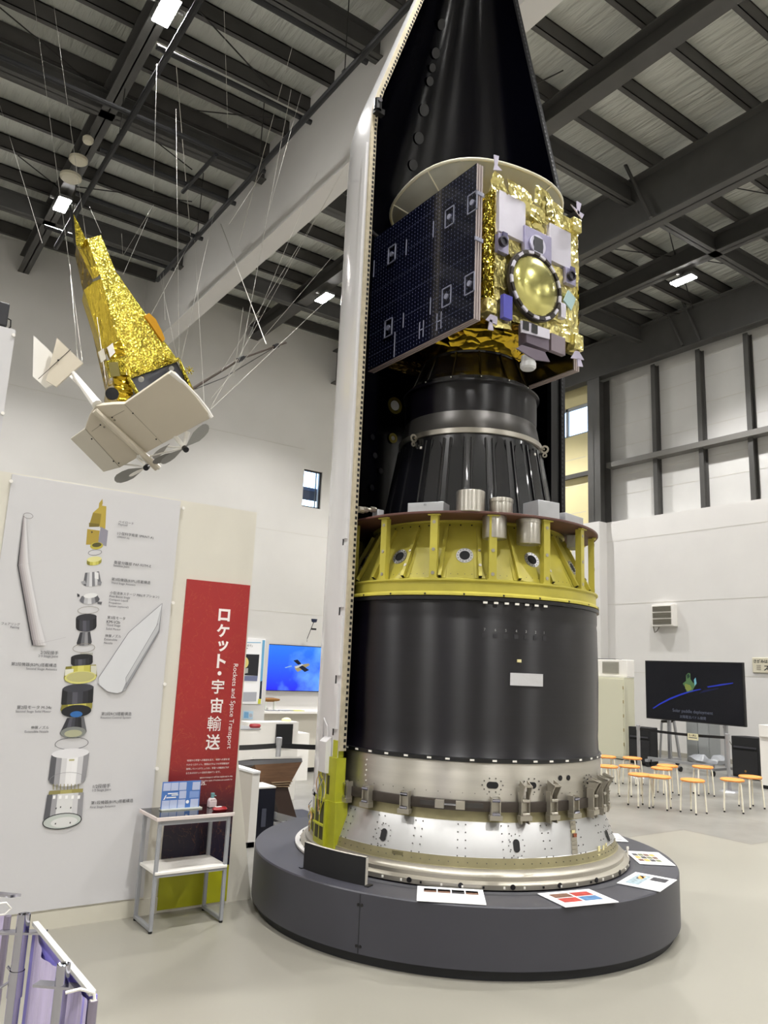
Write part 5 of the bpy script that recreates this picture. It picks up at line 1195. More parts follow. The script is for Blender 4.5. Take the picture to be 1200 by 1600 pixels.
prop2 = MB().tube(n2p, wg(882, 845, .16), .026, BLK, 14).build('propeller', None, ap)
blade(n2p, wg(1040, 668, .12), .11, GREYB).build('blade', None, prop2, smooth=False); blade(n2p, wg(700, 940, .12), .06, GREYB).build('blade', None, prop2, smooth=False)
blade(wg(840, 850, .1), wg(640, 938, .1), .06, mat('dark grey propeller', '6d6b66', .4), .3).build('blade', None, prop2, smooth=False)
blade(wg(760, 800, .02), wg(640, 905, .02), .05, mat('light grey propeller', 'a3a19c', .4), .3).build('blade', None, prop2, smooth=False)
q = MB(); q.tube(wg(520, 890, -.02), n1p, .012, TENTB).tube(wg(440, 950, -.02), n1p, .008, TENTB).tube(wg(800, 745, -.02), n2p, .02, TENTB).tube(wg(890, 720, -.02), n2p, .026, TENTB, 10, r2=.012).tube(wg(740, 820, -.02), n2p, .008, TENTB).tube(wg(620, 890, 0), wg(860, 830, .1), .008, TENTB); q.build('nacelle_struts', None, ap)

# ------------------------------------------------------------------ suspension wires
def wire(a, b_, r=.0022, label='thin steel wire holding the hanging models to the roof', g='thin wires of the hanging models'):
    tag(MB().tube(a, b_, r, CABLE, 5).build('suspension_wire'), label, 'wire', g)
pz = 9.6
thick = 'thicker pale cord running from the roof to the hanging models'
gt = 'thicker cords of the hanging models'
wire(atZ(275, 98, 10.4), atZ(298, 372, 9.62), .006, thick, gt)
wire(atZ(345, 350, 9.6), atY(416, 538, SYH+.55), .006, thick, gt)
wire(atZ(109, 413, 9.6), atY(122, 566, 7.35), .006, thick, gt)
wire(atZ(457, 72, 9.9), atZ(372, 385, 9.0), .003, thick, gt); wire(atZ(455, 140, 9.9), atY(378, 550, 8.6), .004, thick, gt)
ws = [((83, 0), (166, 600), 7.9), ((53, 0), (129, 566), 7.3), ((0, 165), (66, 380), 9.), ((192, 400), (190, 365), 8.1), ((192, 400), (240, 320), 8.), ((240, 320), (192, 430), 8.1),
      ((140, 323), (158, 364), 8.1), ((275, 170), (280, 570), 8.2), ((350, 10), (356, 200), 9.), ((494, 340), (346, 580), 8.3), ((497, 268), (372, 566), 8.35), ((536, 266), (322, 650), 8.2), ((475, 130), (420, 330), 8.6),
      ((300, 372), (236, 492), 8.15), ((335, 330), (283, 562), 8.2), ((410, 270), (358, 350), 8.5), ((380, 480), (365, 590), 8.4), ((520, 400), (330, 622), 8.1), ((520, 460), (320, 648), 7.4), ((304, 374), (320, 645), 7.2),
      ((250, 430), (277, 562), 8.2), ((255, 425), (258, 500), 8.15), ((245, 100), (240, 300), 9.)]
for (a_, b_, yy) in ws:
    t_ = atZ(*a_, pz) if a_[1] < 440 else atY(*a_, yy)
    if t_.x > 5.3: t_ = atX(*a_, 5.25)
    wire(t_, atY(*b_, yy))

# ------------------------------------------------------------------ right-hand side: stools, screen, barrier, speakers
def make_stool():
    t = thing('stool', '', 'stool', (0, 0, 0))
    MB().lathe([(.001, .44), (.13, .44), (.15, .437), (.16, .425), (.155, .41), (.13, .405), (.001, .405)], (0, 0), 32, mt=ORANGE).build('seat', None, t)
    for k in range(4):
        a = rad(45+90*k); c_, s_ = math.cos(a), math.sin(a)
        l = MB().path([(c_*.09, s_*.09, .405), (c_*.125, s_*.125, .402), (c_*.146, s_*.146, .375), (c_*.158, s_*.158, .2), (c_*.168, s_*.168, .015)], .011, CREAM, 8).build('leg', None, t)
        MB().tube((c_*.168, s_*.168, 0), (c_*.168, s_*.168, .02), .013, BLK, 8).build('rubber_foot', None, l)
    return t
stools = [((78, 365), 'back stool half hidden behind the motor edge, farthest left in the back row'), ((85, 432), 'front stool half hidden behind the aluminium clamp ring'),
 ((258, 375), 'orange stool just right of the beige cabinet, rear of the pair'), ((238, 432), 'orange stool below the one beside the beige cabinet, front of the pair'),
 ((502, 428), 'rear one of two overlapping orange stools left of the grey cabinet'), ((462, 446), 'orange stool overlapping in front of the rear pair, left of the grey cabinet'),
 ((310, 490), 'orange stool left of the front overlapping pair'), ((445, 503), 'orange stool in the front row overlapping the one to its left'),
 ((676, 528), 'front orange stool standing alone in the middle below the screen'), ((747, 436), 'orange stool behind the lone middle stool, under the wheeled frame'),
 ((952, 525), 'front orange stool right of the barrier post'), ((1077, 505), 'rightmost orange stool in front of the right loudspeaker')]
sp0 = make_stool()
for i, ((a_, b_), l) in enumerate(stools):
    P = atZ(930+a_/4.444, 1100+b_/4.444, .425); o = sp0 if i == 0 else copy_tree(sp0)
    o.location = (P.x, P.y, 0); o.rotation_euler = (0, 0, rad(random.uniform(0, 90))); o['label'] = l; o['category'] = 'stool'; o['group'] = 'orange stools set out before the screen'
    for ch in o.children: pass

# big screen
xs = 14.5
tv = thing('large_screen', 'large black flat screen showing a satellite over a blue horizon arc', 'screen', (xs, 9.6, 0))
MB().bb(xs, xs+.06, 8.5, 10.73, .93, 2.14, BLK).build('screen_case', None, tv, bevel=.005)
SCB = emis('dark screen picture', '14161f', .35)
pnl = MB().bb(xs-.003, xs, 8.53, 10.70, .955, 2.12, SCB).build('screen_picture', None, tv)
z11 = (900, 900, 3.81)
def sx(x, y, o=.006): return atX(900+x/3.81, 900+y/3.81, xs-o)
q = MB(); blu = emis('screen blue', '2a3cc0', .8); 
up = [(455, 787), (500, 757), (560, 725), (620, 702), (680, 683), (740, 672)]; dn = [(745, 676), (680, 692), (620, 712), (560, 736), (500, 766), (462, 790)]
q.flat([sx(*p) for p in up+dn], blu); q.flat([sx(*p) for p in ((780, 658), (860, 644), (935, 635), (935, 640), (860, 653), (785, 664))], blu); q.flat([sx(*p) for p in ((730, 700), (850, 672), (850, 665), (760, 680))], emis('screen deep blue', '1c2250', .6))
q.flat([sx(*p) for p in ((655, 590), (668, 577), (680, 580), (682, 615), (700, 640), (712, 610), (718, 640), (700, 670), (690, 690), (660, 692), (648, 660), (635, 640), (655, 625))], emis('screen green', '5d8052', .7))
q.flat([sx(*p, .008) for p in ((648, 640), (680, 650), (690, 672), (668, 688), (650, 670))], emis('screen olive', '8f9a4e', .7)); q.flat([sx(*p, .009) for p in ((702, 618), (712, 604), (718, 640), (706, 655))], emis('screen cyan', '79b7c4', .8)); q.flat([sx(*p, .008) for p in ((658, 590), (672, 580), (678, 600), (664, 612))], emis('screen dark green', '2c4a38', .6))
TW = emis('screen text grey', '6d7180', .7)
a_ = sx(575, 808); b_ = sx(815, 826); put_text(q, 'Solar paddle deployment', (xs-.006, a_.y, (a_.z+b_.z)/2-.02), (0, -1, 0), (0, 0, 1), width=a_.y-b_.y, mt=TW)
a_ = sx(617, 838); b_ = sx(773, 850); put_text(q, '太陽電池パドル展開', (xs-.006, a_.y, (a_.z+b_.z)/2-.025), (0, -1, 0), (0, 0, 1), width=a_.y-b_.y, mt=TW)
q.build('screen_image', None, pnl)
# its wheeled stand
sd = thing('screen_stand', 'grey wheeled metal stand carrying the large black screen', 'stand', (xs+.15, 9.6, 0))
for y in (10.25, 8.98): MB().bb(xs+.08, xs+.14, y-.03, y+.03, .1, 1.7, SMET).build('upright', None, sd)
q = MB(); 
for y in (10.35, 8.9): q.bb(xs-.55, xs+.55, y-.03, y+.03, .10, .15, SMET)
q.bb(xs-.5, xs-.44, 8.9, 10.35, .15, .2, SMET); q.build('floor_frame', None, sd)
for (x, y) in ((xs-.5, 10.35), (xs-.5, 9.6), (xs-.5, 8.9), (xs+.5, 10.35), (xs+.5, 8.9)): MB().tube((x, y-.02, .05), (x, y+.02, .05), .05, BLK, 16).build('caster', None, sd)
ll = thing('tripod_ladder', 'pair of grey slanted metal legs behind the left speaker below the screen', 'support', atX(1062, 1180, 15.6))
ll.location.z = 0; ROOTLOC[ll.name] = ll.location.copy()
q = MB(); a1, a2 = atX(1034, 1127, 15.5), atX(1031, 1185, 15.5); b1_, b2__ = atX(1053, 1127, 15.5), atX(1063, 1186, 15.5)
q.tube(a1, (a2.x, a2.y, 0.01), .025, SMET).tube(b1_, (b2__.x, b2__.y, 0.01), .032, SMET); q.build('legs', None, ll)
MB().tube(a1, b1_, .03, BLK).build('top_bar', None, ll)
gc = thing('grey_cabinet', 'narrow grey steel cabinet standing at the wall under the large screen', 'cabinet', (16.1, 10.43, 0))
MB().bb(15.9, 16.3, 10.16, 10.72, .02, 1.25, mat('mid grey steel', '8f9292', .45)).build('body', None, gc); MB().bb(15.885, 15.9, 10.18, 10.42, .06, .85, mat('mid grey steel light', '999c9c', .45)).build('door', None, gc); MB().bb(15.885, 15.9, 10.44, 10.70, .06, .85, mat('mid grey steel', '8f9292', .45)).build('door', None, gc)
# speakers
def speaker(x, y, label):
    t = thing('loudspeaker', label, 'loudspeaker', (x, y, 0)); w, hgt, dp = .27, .74, .36
    pr = [(x, y-w, .02), (x, y+w, .02), (x+dp, y+w*.7, .02), (x+dp, y-w*.7, .02)]
    MB().poly(pr, (0, 0, hgt), BLKM).build('cabinet', None, t, smooth=False, bevel=.012)
    MB().bb(x-.012, x-.001, y-w+.03, y+w-.03, .06, .5, mat('speaker grille', '17171a', .7, bump=.4, bscale=200)).build('grille', None, t)
    MB().bb(x-.02, x-.001, y-w+.05, y+w-.05, .55, .58, mat('dark grey lip', '34343a', .5)).build('horn_lip', None, t)
    MB().disc((x-.013, y+.0, .14), (-1, 0, 0), .02, mat('amber badge', '8a6a3a', .4), 12, h=.004).build('badge', None, t)
speaker(14.05, 10.58, 'black floor loudspeaker left of the large screen, beside the beige cabinet'); speaker(14.35, 8.45, 'black floor loudspeaker right of the large screen')
# belt barrier
def bpost(x, y, label, hgt=.92, mt=SMET):
    t = thing('barrier_post', label, 'barrier post', (x, y, 0))
    MB().lathe([(.0, .03), (.14, .025), (.16, 0.), (0, 0)], (x, y), 32, mt=mt).build('base', None, t)
    MB().lathe([(.03, .02), (.03, hgt-.08)], (x, y), 20, mt=mt).build('pole', None, t)
    MB().lathe([(.036, hgt-.09), (.036, hgt-.005), (.03, hgt), (.001, hgt)], (x, y), 20, mt=mt).build('head', None, t); return t
def belt(a_, b_, label, z=.86, hgt=.05, mt=BLK):
    a_ = Vector(a_); b_ = Vector(b_); d = (b_-a_).normalized(); n_ = Vector((-d.y, d.x, 0))*.0015
    q = MB(); pts = [a_+(b_-a_)*(i/12)+Vector((0, 0, z-.02*math.sin(pi*i/12))) for i in range(13)]
    for i in range(12):
        q.add([pts[i]+n_, pts[i+1]+n_, pts[i+1]+n_+Vector((0, 0, hgt)), pts[i]+n_+Vector((0, 0, hgt)), pts[i]-n_, pts[i+1]-n_, pts[i+1]-n_+Vector((0, 0, hgt)), pts[i]-n_+Vector((0, 0, hgt))], [(0, 1, 2, 3), (7, 6, 5, 4), (0, 4, 5, 1), (3, 2, 6, 7)], mt)
    return tag(q.build('barrier_belt'), label, 'belt')
bpost(12.34, 9.31, 'grey barrier post by the left loudspeaker'); bpost(12.4, 7.6, 'grey barrier post between the middle and right stools')
belt((12.34, 9.28, 0), (12.4, 7.63, 0), 'black belt stretched between the barrier posts before the screen', .83, .045)
s0 = atX(900+665/3.81, 900+935/3.81, 12.33); s1 = atX(900+728/3.81, 900+980/3.81, 12.33)
cs = thing('barrier_sign', 'small cream notice hanging on the black barrier belt', 'sign', (12.33, s0.y, s1.z))
MB().bb(12.325, 12.333, s1.y, s0.y, s1.z, s0.z, mat('cream notice', 'd8d3ae', .6)).build('notice_plate', None, cs)
q = MB(); put_text(q, '立入禁止', (12.3245, s0.y-.02, (s0.z+s1.z)/2+.005), (0, -1, 0), (0, 0, 1), width=(s0.y-s1.y)*.75, mt=TEXTD, bold=.02)
q.bb(12.3235, 12.325, s1.y+.02, s0.y-.02, s1.z+.03, s1.z+.045, TEXTG); q.build('notice_print', None, cs)
# beige cabinet with air conditioner
cy0_ = atX(976, 1120, 14.5).y
cbn = thing('tall_cabinet', 'tall beige metal cabinet against the wall just right of the rocket', 'cabinet', (14.8, 11.9, 0))
MB().bb(14.5, 14.85, cy0_, 13.0, .02, 1.76, CABB).build('body', None, cbn, bevel=.006); MB().bb(14.485, 14.5, cy0_+.02, 12.15, .06, 1.72, CABB).build('door', None, cbn, bevel=.003); MB().bb(14.485, 14.5, 12.17, 12.95, .06, 1.72, CABB).build('door', None, cbn, bevel=.003)
for k in range(5): MB().tube((14.48, cy0_+.015, .3+k*.3), (14.48, cy0_+.015, .37+k*.3), .01, mat('brass hinge', '9a8a5c', .4, .6)).build('hinge', None, cbn)
acu = thing('cooling_unit', 'white cooling unit with a grey grille on top of the beige cabinet', 'air conditioner', (15, 11.9, 1.765))
ar, g0_, g1_ = atX(980, 1045, 14.6).y, atX(967, 1045, 14.6).y, atX(942, 1045, 14.6).y
MB().bb(14.6, 14.85, ar, 12.8, 1.77, 2.15, WHITE).build('casing', None, acu, bevel=.01)
q = MB().bb(14.585, 14.6, g0_, g1_, 1.84, 2.10, mat('grey grille', '8d8a80', .6))
for k in range(9): q.bb(14.575, 14.585, g0_, g1_, 1.85+k*.028, 1.862+k*.028, mat('light grille slat', 'b5b2a6', .5))
q.build('grille', None, acu)
tag(MB().bb(14.6, 14.66, 12.5, 12.8, 2.151, 2.45, mat('navy box', '1c2138', .5)).build('navy_panel'), 'narrow navy panel beside the cooling unit at the rocket edge', 'panel')
tag(MB().bb(14.62, 14.84, 11.6, 12.2, 2.151, 2.165, BLKM).build('dark_tray'), 'thin dark tray lying on top of the cooling unit', 'tray')
# wall heater
hx = 16.42; h0 = atX(1018, 945, hx); h1 = atX(1052, 978, hx)
wh = thing('wall_heater', 'white louvred heater box mounted high on the right wall above the screen', 'heater', (hx, (h0.y+h1.y)/2, h1.z))
MB().bb(hx, 16.6, h1.y, h0.y, h1.z, h0.z, WHITE).build('casing', None, wh, bevel=.008)
q = MB(); lv = (h0.z-h1.z-.06)/3
for g_ in range(3):
    zb_ = h1.z+.04+g_*lv
    for k in range(5):
        z = zb_+.01+k*(lv-.03)/5; q.add([(hx-.006, h1.y+.05, z), (hx-.006, h0.y-.03, z), (hx-.028, h0.y-.03, z+.014), (hx-.028, h1.y+.05, z+.014)], [(0, 1, 2, 3)], mat('louvre grey', 'a9a69c', .5))
    q.bb(hx-.006, hx, h1.y+.05, h0.y-.03, zb_, zb_+lv-.025, mat('louvre shade', '7f7c74', .7))
q.build('louvres', None, wh)
q = MB().path([(16.5, 11.78, 3.0), (16.5, 11.85, 2.9), (16.55, 11.95, 2.88), (16.58, 12.0, 3.0), (16.58, 12.0, 3.08)], .012, mat('grey cord', '77746a', .6)); q.box((16.58, 12.0, 3.1), (.03, .08, .12), WHITE); q.build('cord_and_socket', None, wh)
# sign at the right edge
ws_ = thing('wall_sign', 'cream wall sign with black Japanese lettering cut by the right edge', 'sign', (16.58, 9.2, 2.0))
MB().bb(16.57, 16.598, 8.2, 9.5, 1.98, 2.31, mat('cream sign', 'cbc5b0', .5)).build('sign_board', None, ws_, bevel=.02)
q = MB(); put_text(q, 'さがみは', (16.568, 9.46, 2.19), (0, -1, 0), (0, 0, 1), height=.08, mt=TEXTD, bold=.03); put_text(q, 'ス', (16.568, 9.24, 2.03), (0, -1, 0), (0, 0, 1), height=.11, mt=TEXTD, bold=.03)
for zz in (2.06, 2.1, 2.14): q.bb(16.566, 16.569, 9.30, 9.40, zz-.01, zz+.01, mat('grey plate print', '9c968a', .6))
q.build('sign_lettering', None, ws_)
# white counter at the right edge
wc = thing('white_counter', 'white counter cut by the right edge of the view beside the loudspeaker', 'counter', (13.2, 7.2, 0))
c_ = atX(1190, 1240, 13.4); 
MB().bb(13.4, 14.0, 6.2, atX(1189, 1200, 13.4).y, .06, .86, WHITE).build('cabinet_body', None, wc); MB().bb(13.36, 14.05, 6.2, atX(1186, 1150, 13.36).y, .86, 1.06, WHITE).build('counter_top', None, wc, bevel=.005); MB().bb(13.43, 13.95, 6.2, atX(1191, 1220, 13.43).y, 0, .06, BLK).build('plinth', None, wc)
# plastic bag and cables
q = MB(); c = atZ(1130, 1192, 0.0); q.lathe([(.001, .25), (.15, .24), (.3, .17), (.4, .08), (.38, .0)], (c.x, c.y), 28, mt=mat('grey plastic sheet', 'a5a8ad', .25, bump=.8, bscale=9))
q.v = [v+Vector((-.42, .1, 0))+Vector((noise.noise(v*6), noise.noise(v*6+Vector((5, 0, 0))), noise.noise(v*5+Vector((0, 7, 0)))*.7))*.07 for v in q.v]; q.v = [Vector((v.x, v.y, max(v.z, 0.003))) for v in q.v]
tag(q.build('plastic_sheet'), 'crumpled grey plastic sheet on the floor behind the stand', 'plastic sheet')
q = MB(); q.path([atZ(1117, 1180, .02), atZ(1132, 1178, .02), atZ(1150, 1186, .02), atZ(1165, 1196, .02)], .02, BLK); tag(q.build('floor_cable'), 'black cable lying on the floor between stand and right loudspeaker', 'cable')
q = MB(); q.path([(16.55, 12.6, .6), (16.5, 12.3, .3), (16.2, 12.0, .05), (15.4, 11.1, .02)], .01, BLK); tag(q.build('floor_cable'), 'thin dark cable at the wall right of the beige cabinet', 'cable')
q = MB(); q.path([atX(1130, 1135, 15), atX(1135, 1150, 15), atX(1150, 1175, 15), atX(1158, 1192, 14.6)], .009, mat('grey cord', '77746a', .6)); tag(q.build('screen_cable'), 'grey cable hanging from the screen to the right loudspeaker', 'cable')
tg = thing('low_stool_table', 'tiny low wooden table on the floor beyond the left barrier post', 'table', atZ(990, 1185, 0))
c = tg.location.copy(); MB().bb(c.x-.2, c.x+.2, c.y-.2, c.y+.2, .2, .23, mat('tan wood', 'a9916b', .6)).build('top', None, tg)
for dx in (-.17, .17):
    for dy in (-.17, .17): MB().tube((c.x+dx, c.y+dy, 0), (c.x+dx, c.y+dy, .2), .012, BLK, 6).build('leg', None, tg)

# ------------------------------------------------------------------ exhibits seen between the red banner and the fairing
YT = 12.0
dp = thing('display_partition', 'white partition behind the blue screen with a long shelf', 'partition', (7., YT+.1, 0))
MB().bb(5.5, 9.6, YT+.08, YT+.16, 0, 2.12, W_PIL).build('back_panel', None, dp)
MB().bb(5.5, 9.6, YT-.45, YT+.08, .95, .985, WHITE).build('shelf', None, dp)
MB().bb(5.5, 7.0, YT-.35, YT+.08, .08, .95, mat('grey white cabinet', 'c9c4b8', .6)).build('cabinet', None, dp); MB().bb(7.0, 9.6, YT-.2, YT+.08, .08, .95, mat('grey white cabinet', 'c9c4b8', .6)).build('cabinet', None, dp)
MB().bb(5.5, 9.6, YT-.2, YT+.08, 0, .08, BLK).build('black_plinth', None, dp)
bs_ = thing('blue_screen', 'wall screen showing a satellite over a vivid blue ocean', 'screen', (6.7, YT, 1.3))
x0_, x1_, z0_, z1_ = 6.08, 7.42, 1.30, 2.05
MB().bb(x0_-.012, x1_+.012, YT+.0, YT+.06, z0_-.012, z1_+.012, BLK).build('screen_case', None, bs_)
M = bpy.data.materials.new('blue ocean picture'); M.use_nodes = True; nt = M.node_tree; N = nt.nodes; L = nt.links; b = N['Principled BSDF']; b.inputs['Base Color'].default_value = (0, 0, 0, 1)
g = N.new('ShaderNodeNewGeometry'); sp = N.new('ShaderNodeSeparateXYZ'); L.new(g.outputs['Position'], sp.inputs[0]); nn_ = N.new('ShaderNodeTexNoise'); nn_.inputs['Scale'].default_value = 3.2; nn_.inputs['Detail'].default_value = 7; L.new(g.outputs['Position'], nn_.inputs['Vector'])
sh = mth('MULTIPLY', mth('SUBTRACT', sp.outputs[2], z0_), 1.2); c1_ = mixc(sh, srgb('0a14e6'), srgb('1c78ee'))
mm = N.new('ShaderNodeMapRange'); mm.inputs[1].default_value = .0; mm.inputs[2].default_value = .5; xx = mth('SUBTRACT', mth('ADD', nn_.outputs['Fac'], mth('MULTIPLY', mth('SUBTRACT', sp.outputs[0], 6.08), .45)), .72); L.new(xx, mm.inputs[0])
cf = mixc(mth('MULTIPLY', mm.outputs[0], .95), c1_, srgb('6fb4f4')); L.new(cf, b.inputs['Emission Color']); b.inputs['Emission Strength'].default_value = 1.25
pn = MB().bb(x0_, x1_, YT-.004, YT-.0, z0_, z1_, M).build('screen_picture', None, bs_)
q = MB()
def bp2(x, y, o=.008): return atY(360+x/6.667, 960+y/6.667, YT-o)
q.flat([bp2(*v) for v in ((668, 540), (760, 520), (815, 510), (828, 528), (800, 545), (700, 600), (675, 570))], emis('screen sand', 'b9a878', .8)); q.flat([bp2(*v, .01) for v in ((668, 545), (720, 530), (745, 515), (760, 530), (700, 556), (680, 560))], emis('screen white', 'e3e6ea', .8))
q.flat([bp2(*v, .012) for v in ((655, 480), (700, 470), (740, 515), (705, 525))], emis('screen navy', '1a2a4a', .4)); q.flat([bp2(*v, .012) for v in ((712, 550), (750, 530), (820, 580), (775, 600))], emis('screen navy', '1a2a4a', .4)); q.flat([bp2(*v) for v in ((565, 552), (635, 532), (640, 542), (575, 560))], emis('screen cloud', '9ec8f4', .8))
q.build('screen_satellite', None, pn)
# poster board
pb = thing('poster_board', 'white poster with a balloon over a dark sky on a white partition behind the banner', 'poster board', (4.9, 10.5, 0))
MB().bb(4.1, 5.34, 10.5, 10.56, 0, 2.22, W_PIL).build('board', None, pb)
pp = MB().bb(4.6, 5.27, 10.485, 10.5, 1.16, 2.09, WHITEP).build('poster_sheet', None, pb)
q = MB(); Yp = 10.483
def ap_(x, y, o=0): return atY(360+x/6.667, 960+y/6.667, Yp-o)
q.flat([ap_(*v) for v in ((60, 285), (318, 290), (318, 298), (60, 293))], mat('light blue print', '7fb6d6', .5)); q.flat([ap_(*v, .001) for v in ((335, 268), (362, 270), (322, 880), (300, 880))], mat('sky blue print', '6aa6cc', .5)); q.flat([ap_(*v, .002) for v in ((312, 700), (332, 690), (322, 880), (298, 880))], mat('ink print', '1b2230', .5))
q.flat([ap_(*v, .001) for v in ((90, 412), (302, 418), (285, 640), (75, 630))], mat('night sky print', '14141c', .5)); q.flat([ap_(*v, .002) for v in ell(145, 500, 45, 60, 0)], mat('pale yellow print', 'd8c878', .5)); q.flat([ap_(*v, .003) for v in ((130, 560), (185, 560), (182, 610), (130, 620))], mat('silver print', 'a9a9a4', .5)); q.flat([ap_(*v, .002) for v in ((75, 640), (285, 640), (278, 695), (70, 690))], mat('slate blue print', '6a7090', .5))
q.flat([ap_(*v, .001) for v in ((115, 810), (275, 808), (268, 905), (105, 910))], mat('grey text block', 'a9abb2', .6)); q.flat([ap_(*v, .003) for v in ((290, 880), (320, 880), (315, 932), (285, 932))], mat('lime print', 'c9c93a', .5))
a_ = ap_(150, 335); put_text(q, 'ひので」', (a_.x, Yp-.001, a_.z), (1, 0, 0), (0, 0, 1), width=.12, mt=TEXTD, bold=.01); a_ = ap_(148, 352); q.bb(a_.x, a_.x+.05, Yp-.001, Yp, a_.z-.005, a_.z+.005, TEXTG)
q.build('poster_print', None, pp)
q = MB(); q.flat([ap_(*v) for v in ((135, 1005), (238, 1008), (232, 1095), (128, 1090))], mat('pale blue notice', 'a9c4d6', .5)); q.flat([ap_(*v, .001) for v in ((145, 1015), (190, 1018), (188, 1080), (140, 1078))], mat('blue notice print', '6a9ac0', .5)); q.flat([ap_(*v, .002) for v in ell(212, 1052, 18, 20, 0)], mat('grey text block', 'a9abb2', .6)); q.build('notice', None, pb)
# model rocket on the shelf and papers
def sh_(x, y, Yv=YT-.2): return atY(360+x/6.667, 960+y/6.667, Yv)
rm = thing('rocket_model', 'brown gold model rocket lying above the white shelf', 'model rocket', sh_(430, 890))
a_, b_ = sh_(330, 888), sh_(515, 890); q = MB(); q.tube(a_, a_.lerp(b_, .62), .035, mat('bronze foil', '8a6232', .4, .6, bump=.4, bscale=20), 16).tube(a_.lerp(b_, .62), a_.lerp(b_, .95), .035, mat('bronze foil', '8a6232', .4), 16, r2=.018).tube(a_.lerp(b_, .95), b_, .018, mat('bronze foil', '8a6232', .4), 12, r2=.008); q.build('body', None, rm)
q = MB(); 
for tt in (.2, .7): c = a_.lerp(b_, tt); q.bb(c.x-.01, c.x+.01, c.y-.02, c.y+.02, .986, c.z-.02, mat('clear base', 'd5d9cf', .2))
q.build('stand', None, rm)
for (x, w_, l, m_) in ((5.75, .12, 'small white cube on the shelf below the blue screen, left end', WHITE), ):
    c = sh_(395, 970); tag(MB().bb(c.x-.03, c.x+.03, YT-.25, YT-.19, .986, 1.03, WHITE).build('small_box'), l, 'box')
for i, (x, l, m_) in enumerate(((430, 'grey leaflet lying on the shelf, left of two', mat('grey leaflet', '7d8086', .6)), (575, 'grey leaflet lying on the shelf, right of two', mat('grey leaflet', '7d8086', .6)), (690, 'yellow green leaflet at the right on the shelf', mat('lime leaflet', 'b9b95a', .6)))):
    c = sh_(x, 988, YT-.3); tag(MB().bb(c.x-.1, c.x+.1, YT-.4, YT-.22, .986, .995, m_).build('leaflet'), l, 'leaflet')
# show case below with dark strip
tg_ = thing('low_showcase', 'low white showcase with a dark long exhibit inside, in front of the shelf', 'showcase', (5.9, 11.2, 0))
MB().bb(5.3, 6.35, 10.9, 11.3, 0, .70, WHITE).build('case_body', None, tg_); a_ = sh_(325, 1100, 10.9); b_ = sh_(600, 1100, 10.9)
MB().bb(a_.x, b_.x, 10.95, 11.25, .70, .78, mat('smoky tray', '6b625e', .4)).build('dark_exhibit', None, tg_)
# white stand with black panel
wsd = thing('white_stand', 'white stand with a square black panel, behind the barrier post', 'stand', (5.2, 9.4, 0))
YW = 9.4; f = lambda x, y, Yv=YW: atY(360+x/6.667, 1120+y/6.667, Yv)
a_ = f(400, 50); b_ = f(712, 60); MB().bb(a_.x-.3, b_.x, YW, YW+.25, 0, (a_.z+b_.z)/2, WHITE).build('body', None, wsd)
a_ = f(478, 75); b_ = f(632, 320); MB().bb(a_.x, b_.x, YW-.02, YW, b_.z, a_.z, BLKM).build('black_panel', None, wsd)
c = f(628, 45); MB().lathe([(.07, c.z-.01), (.06, c.z+.02), (.03, c.z+.035), (.001, c.z+.04)], (c.x, YW+.12), 20, mt=mat('pale green bowl', 'd5d2a9', .5)).build('round_top', None, wsd)
# plinth with red item
pl = thing('white_plinth', 'white plinth with a small red object on it right beside the red banner', 'plinth', (4.0, 8.4, 0))
YQ = 8.5; a_ = f(150, 135, YQ); b_ = f(395, 135, YQ); MB().bb(a_.x-.5, b_.x-.12, YQ, YQ+.5, 0, a_.z, WHITE).build('body', None, pl); MB().bb(a_.x-.5, b_.x-.1, YQ-.01, YQ+.52, a_.z, a_.z+.01, SMET).build('top', None, pl)
c = f(255, 118, YQ+.15); q = MB(); q.lathe([(.001, .0), (.06, .0), (.07, .02), (.06, .04), (.001, .045)], (0, 0), 20, mt=RED); q.v = [Vector((c.x+v.x, YQ+.15+v.y, a_.z+.011+v.z)) for v in q.v]; tag(q.build('red_case'), 'small red rounded case on the white plinth beside the banner', 'case')
# barrier
bpost(4.38, 8.2, 'chrome barrier post behind the wooden desk, between banner and fairing', .92)
belt((3.3, 8.35, 0), (4.35, 8.2, 0), 'black belt left of the chrome barrier post behind the wooden desk', .80, .055); belt((4.41, 8.2, 0), (5.6, 7.9, 0), 'black belt right of the chrome barrier post towards the fairing', .80, .055)
# tilted desk
dk_ = thing('tilted_desk', 'dark desk console with a white tilted top and bare wood back', 'desk', (4.1, 7.9, 0))
YD = 7.7; F = lambda x, y, Yv=YD: atY(360+x/6.667, 1120+y/6.667, Yv)
q = MB(); 
tp = [F(70, 440), F(235, 438), F(240, 420), F(745, 412), F(745, 432), F(240, 440), F(70, 460)]; q.poly(tp, (0, .5, -.2), WHITE); q.build('white_top', None, dk_)
q = MB(); q.poly([F(70, 460), F(745, 432), F(750, 470), F(70, 512)], (0, .48, -.2), mat('grey desk edge', '6b6b6e', .5)); q.build('grey_edge', None, dk_)
q = MB(); q.poly([F(250, 500), F(745, 472), F(600, 740), F(320, 680)], (0, .4, -.18), WOOD); 
for k in range(3): q.poly([F(420+k*8, 680+k*20), F(640-k*14, 668+k*26), F(635-k*14, 676+k*26), F(425+k*8, 690+k*20)], (0, -.02, 0), mat('pale wood edge', '9c8468', .6))
q.build('wooden_back', None, dk_)
q = MB(); q.poly([F(440, 735), F(600, 740), F(690, 1050), F(500, 1000)], (0, .3, 0), mat('dark brown board', '3f2d24', .6)); a_ = F(500, 1000); q.build('pedestal', None, dk_)
a_ = atZ(432, 1283, 0); MB().bb(a_.x-.1, a_.x+.5, a_.y-.25, a_.y+.3, 0, .05, BLK).build('desk_base', None, dk_)
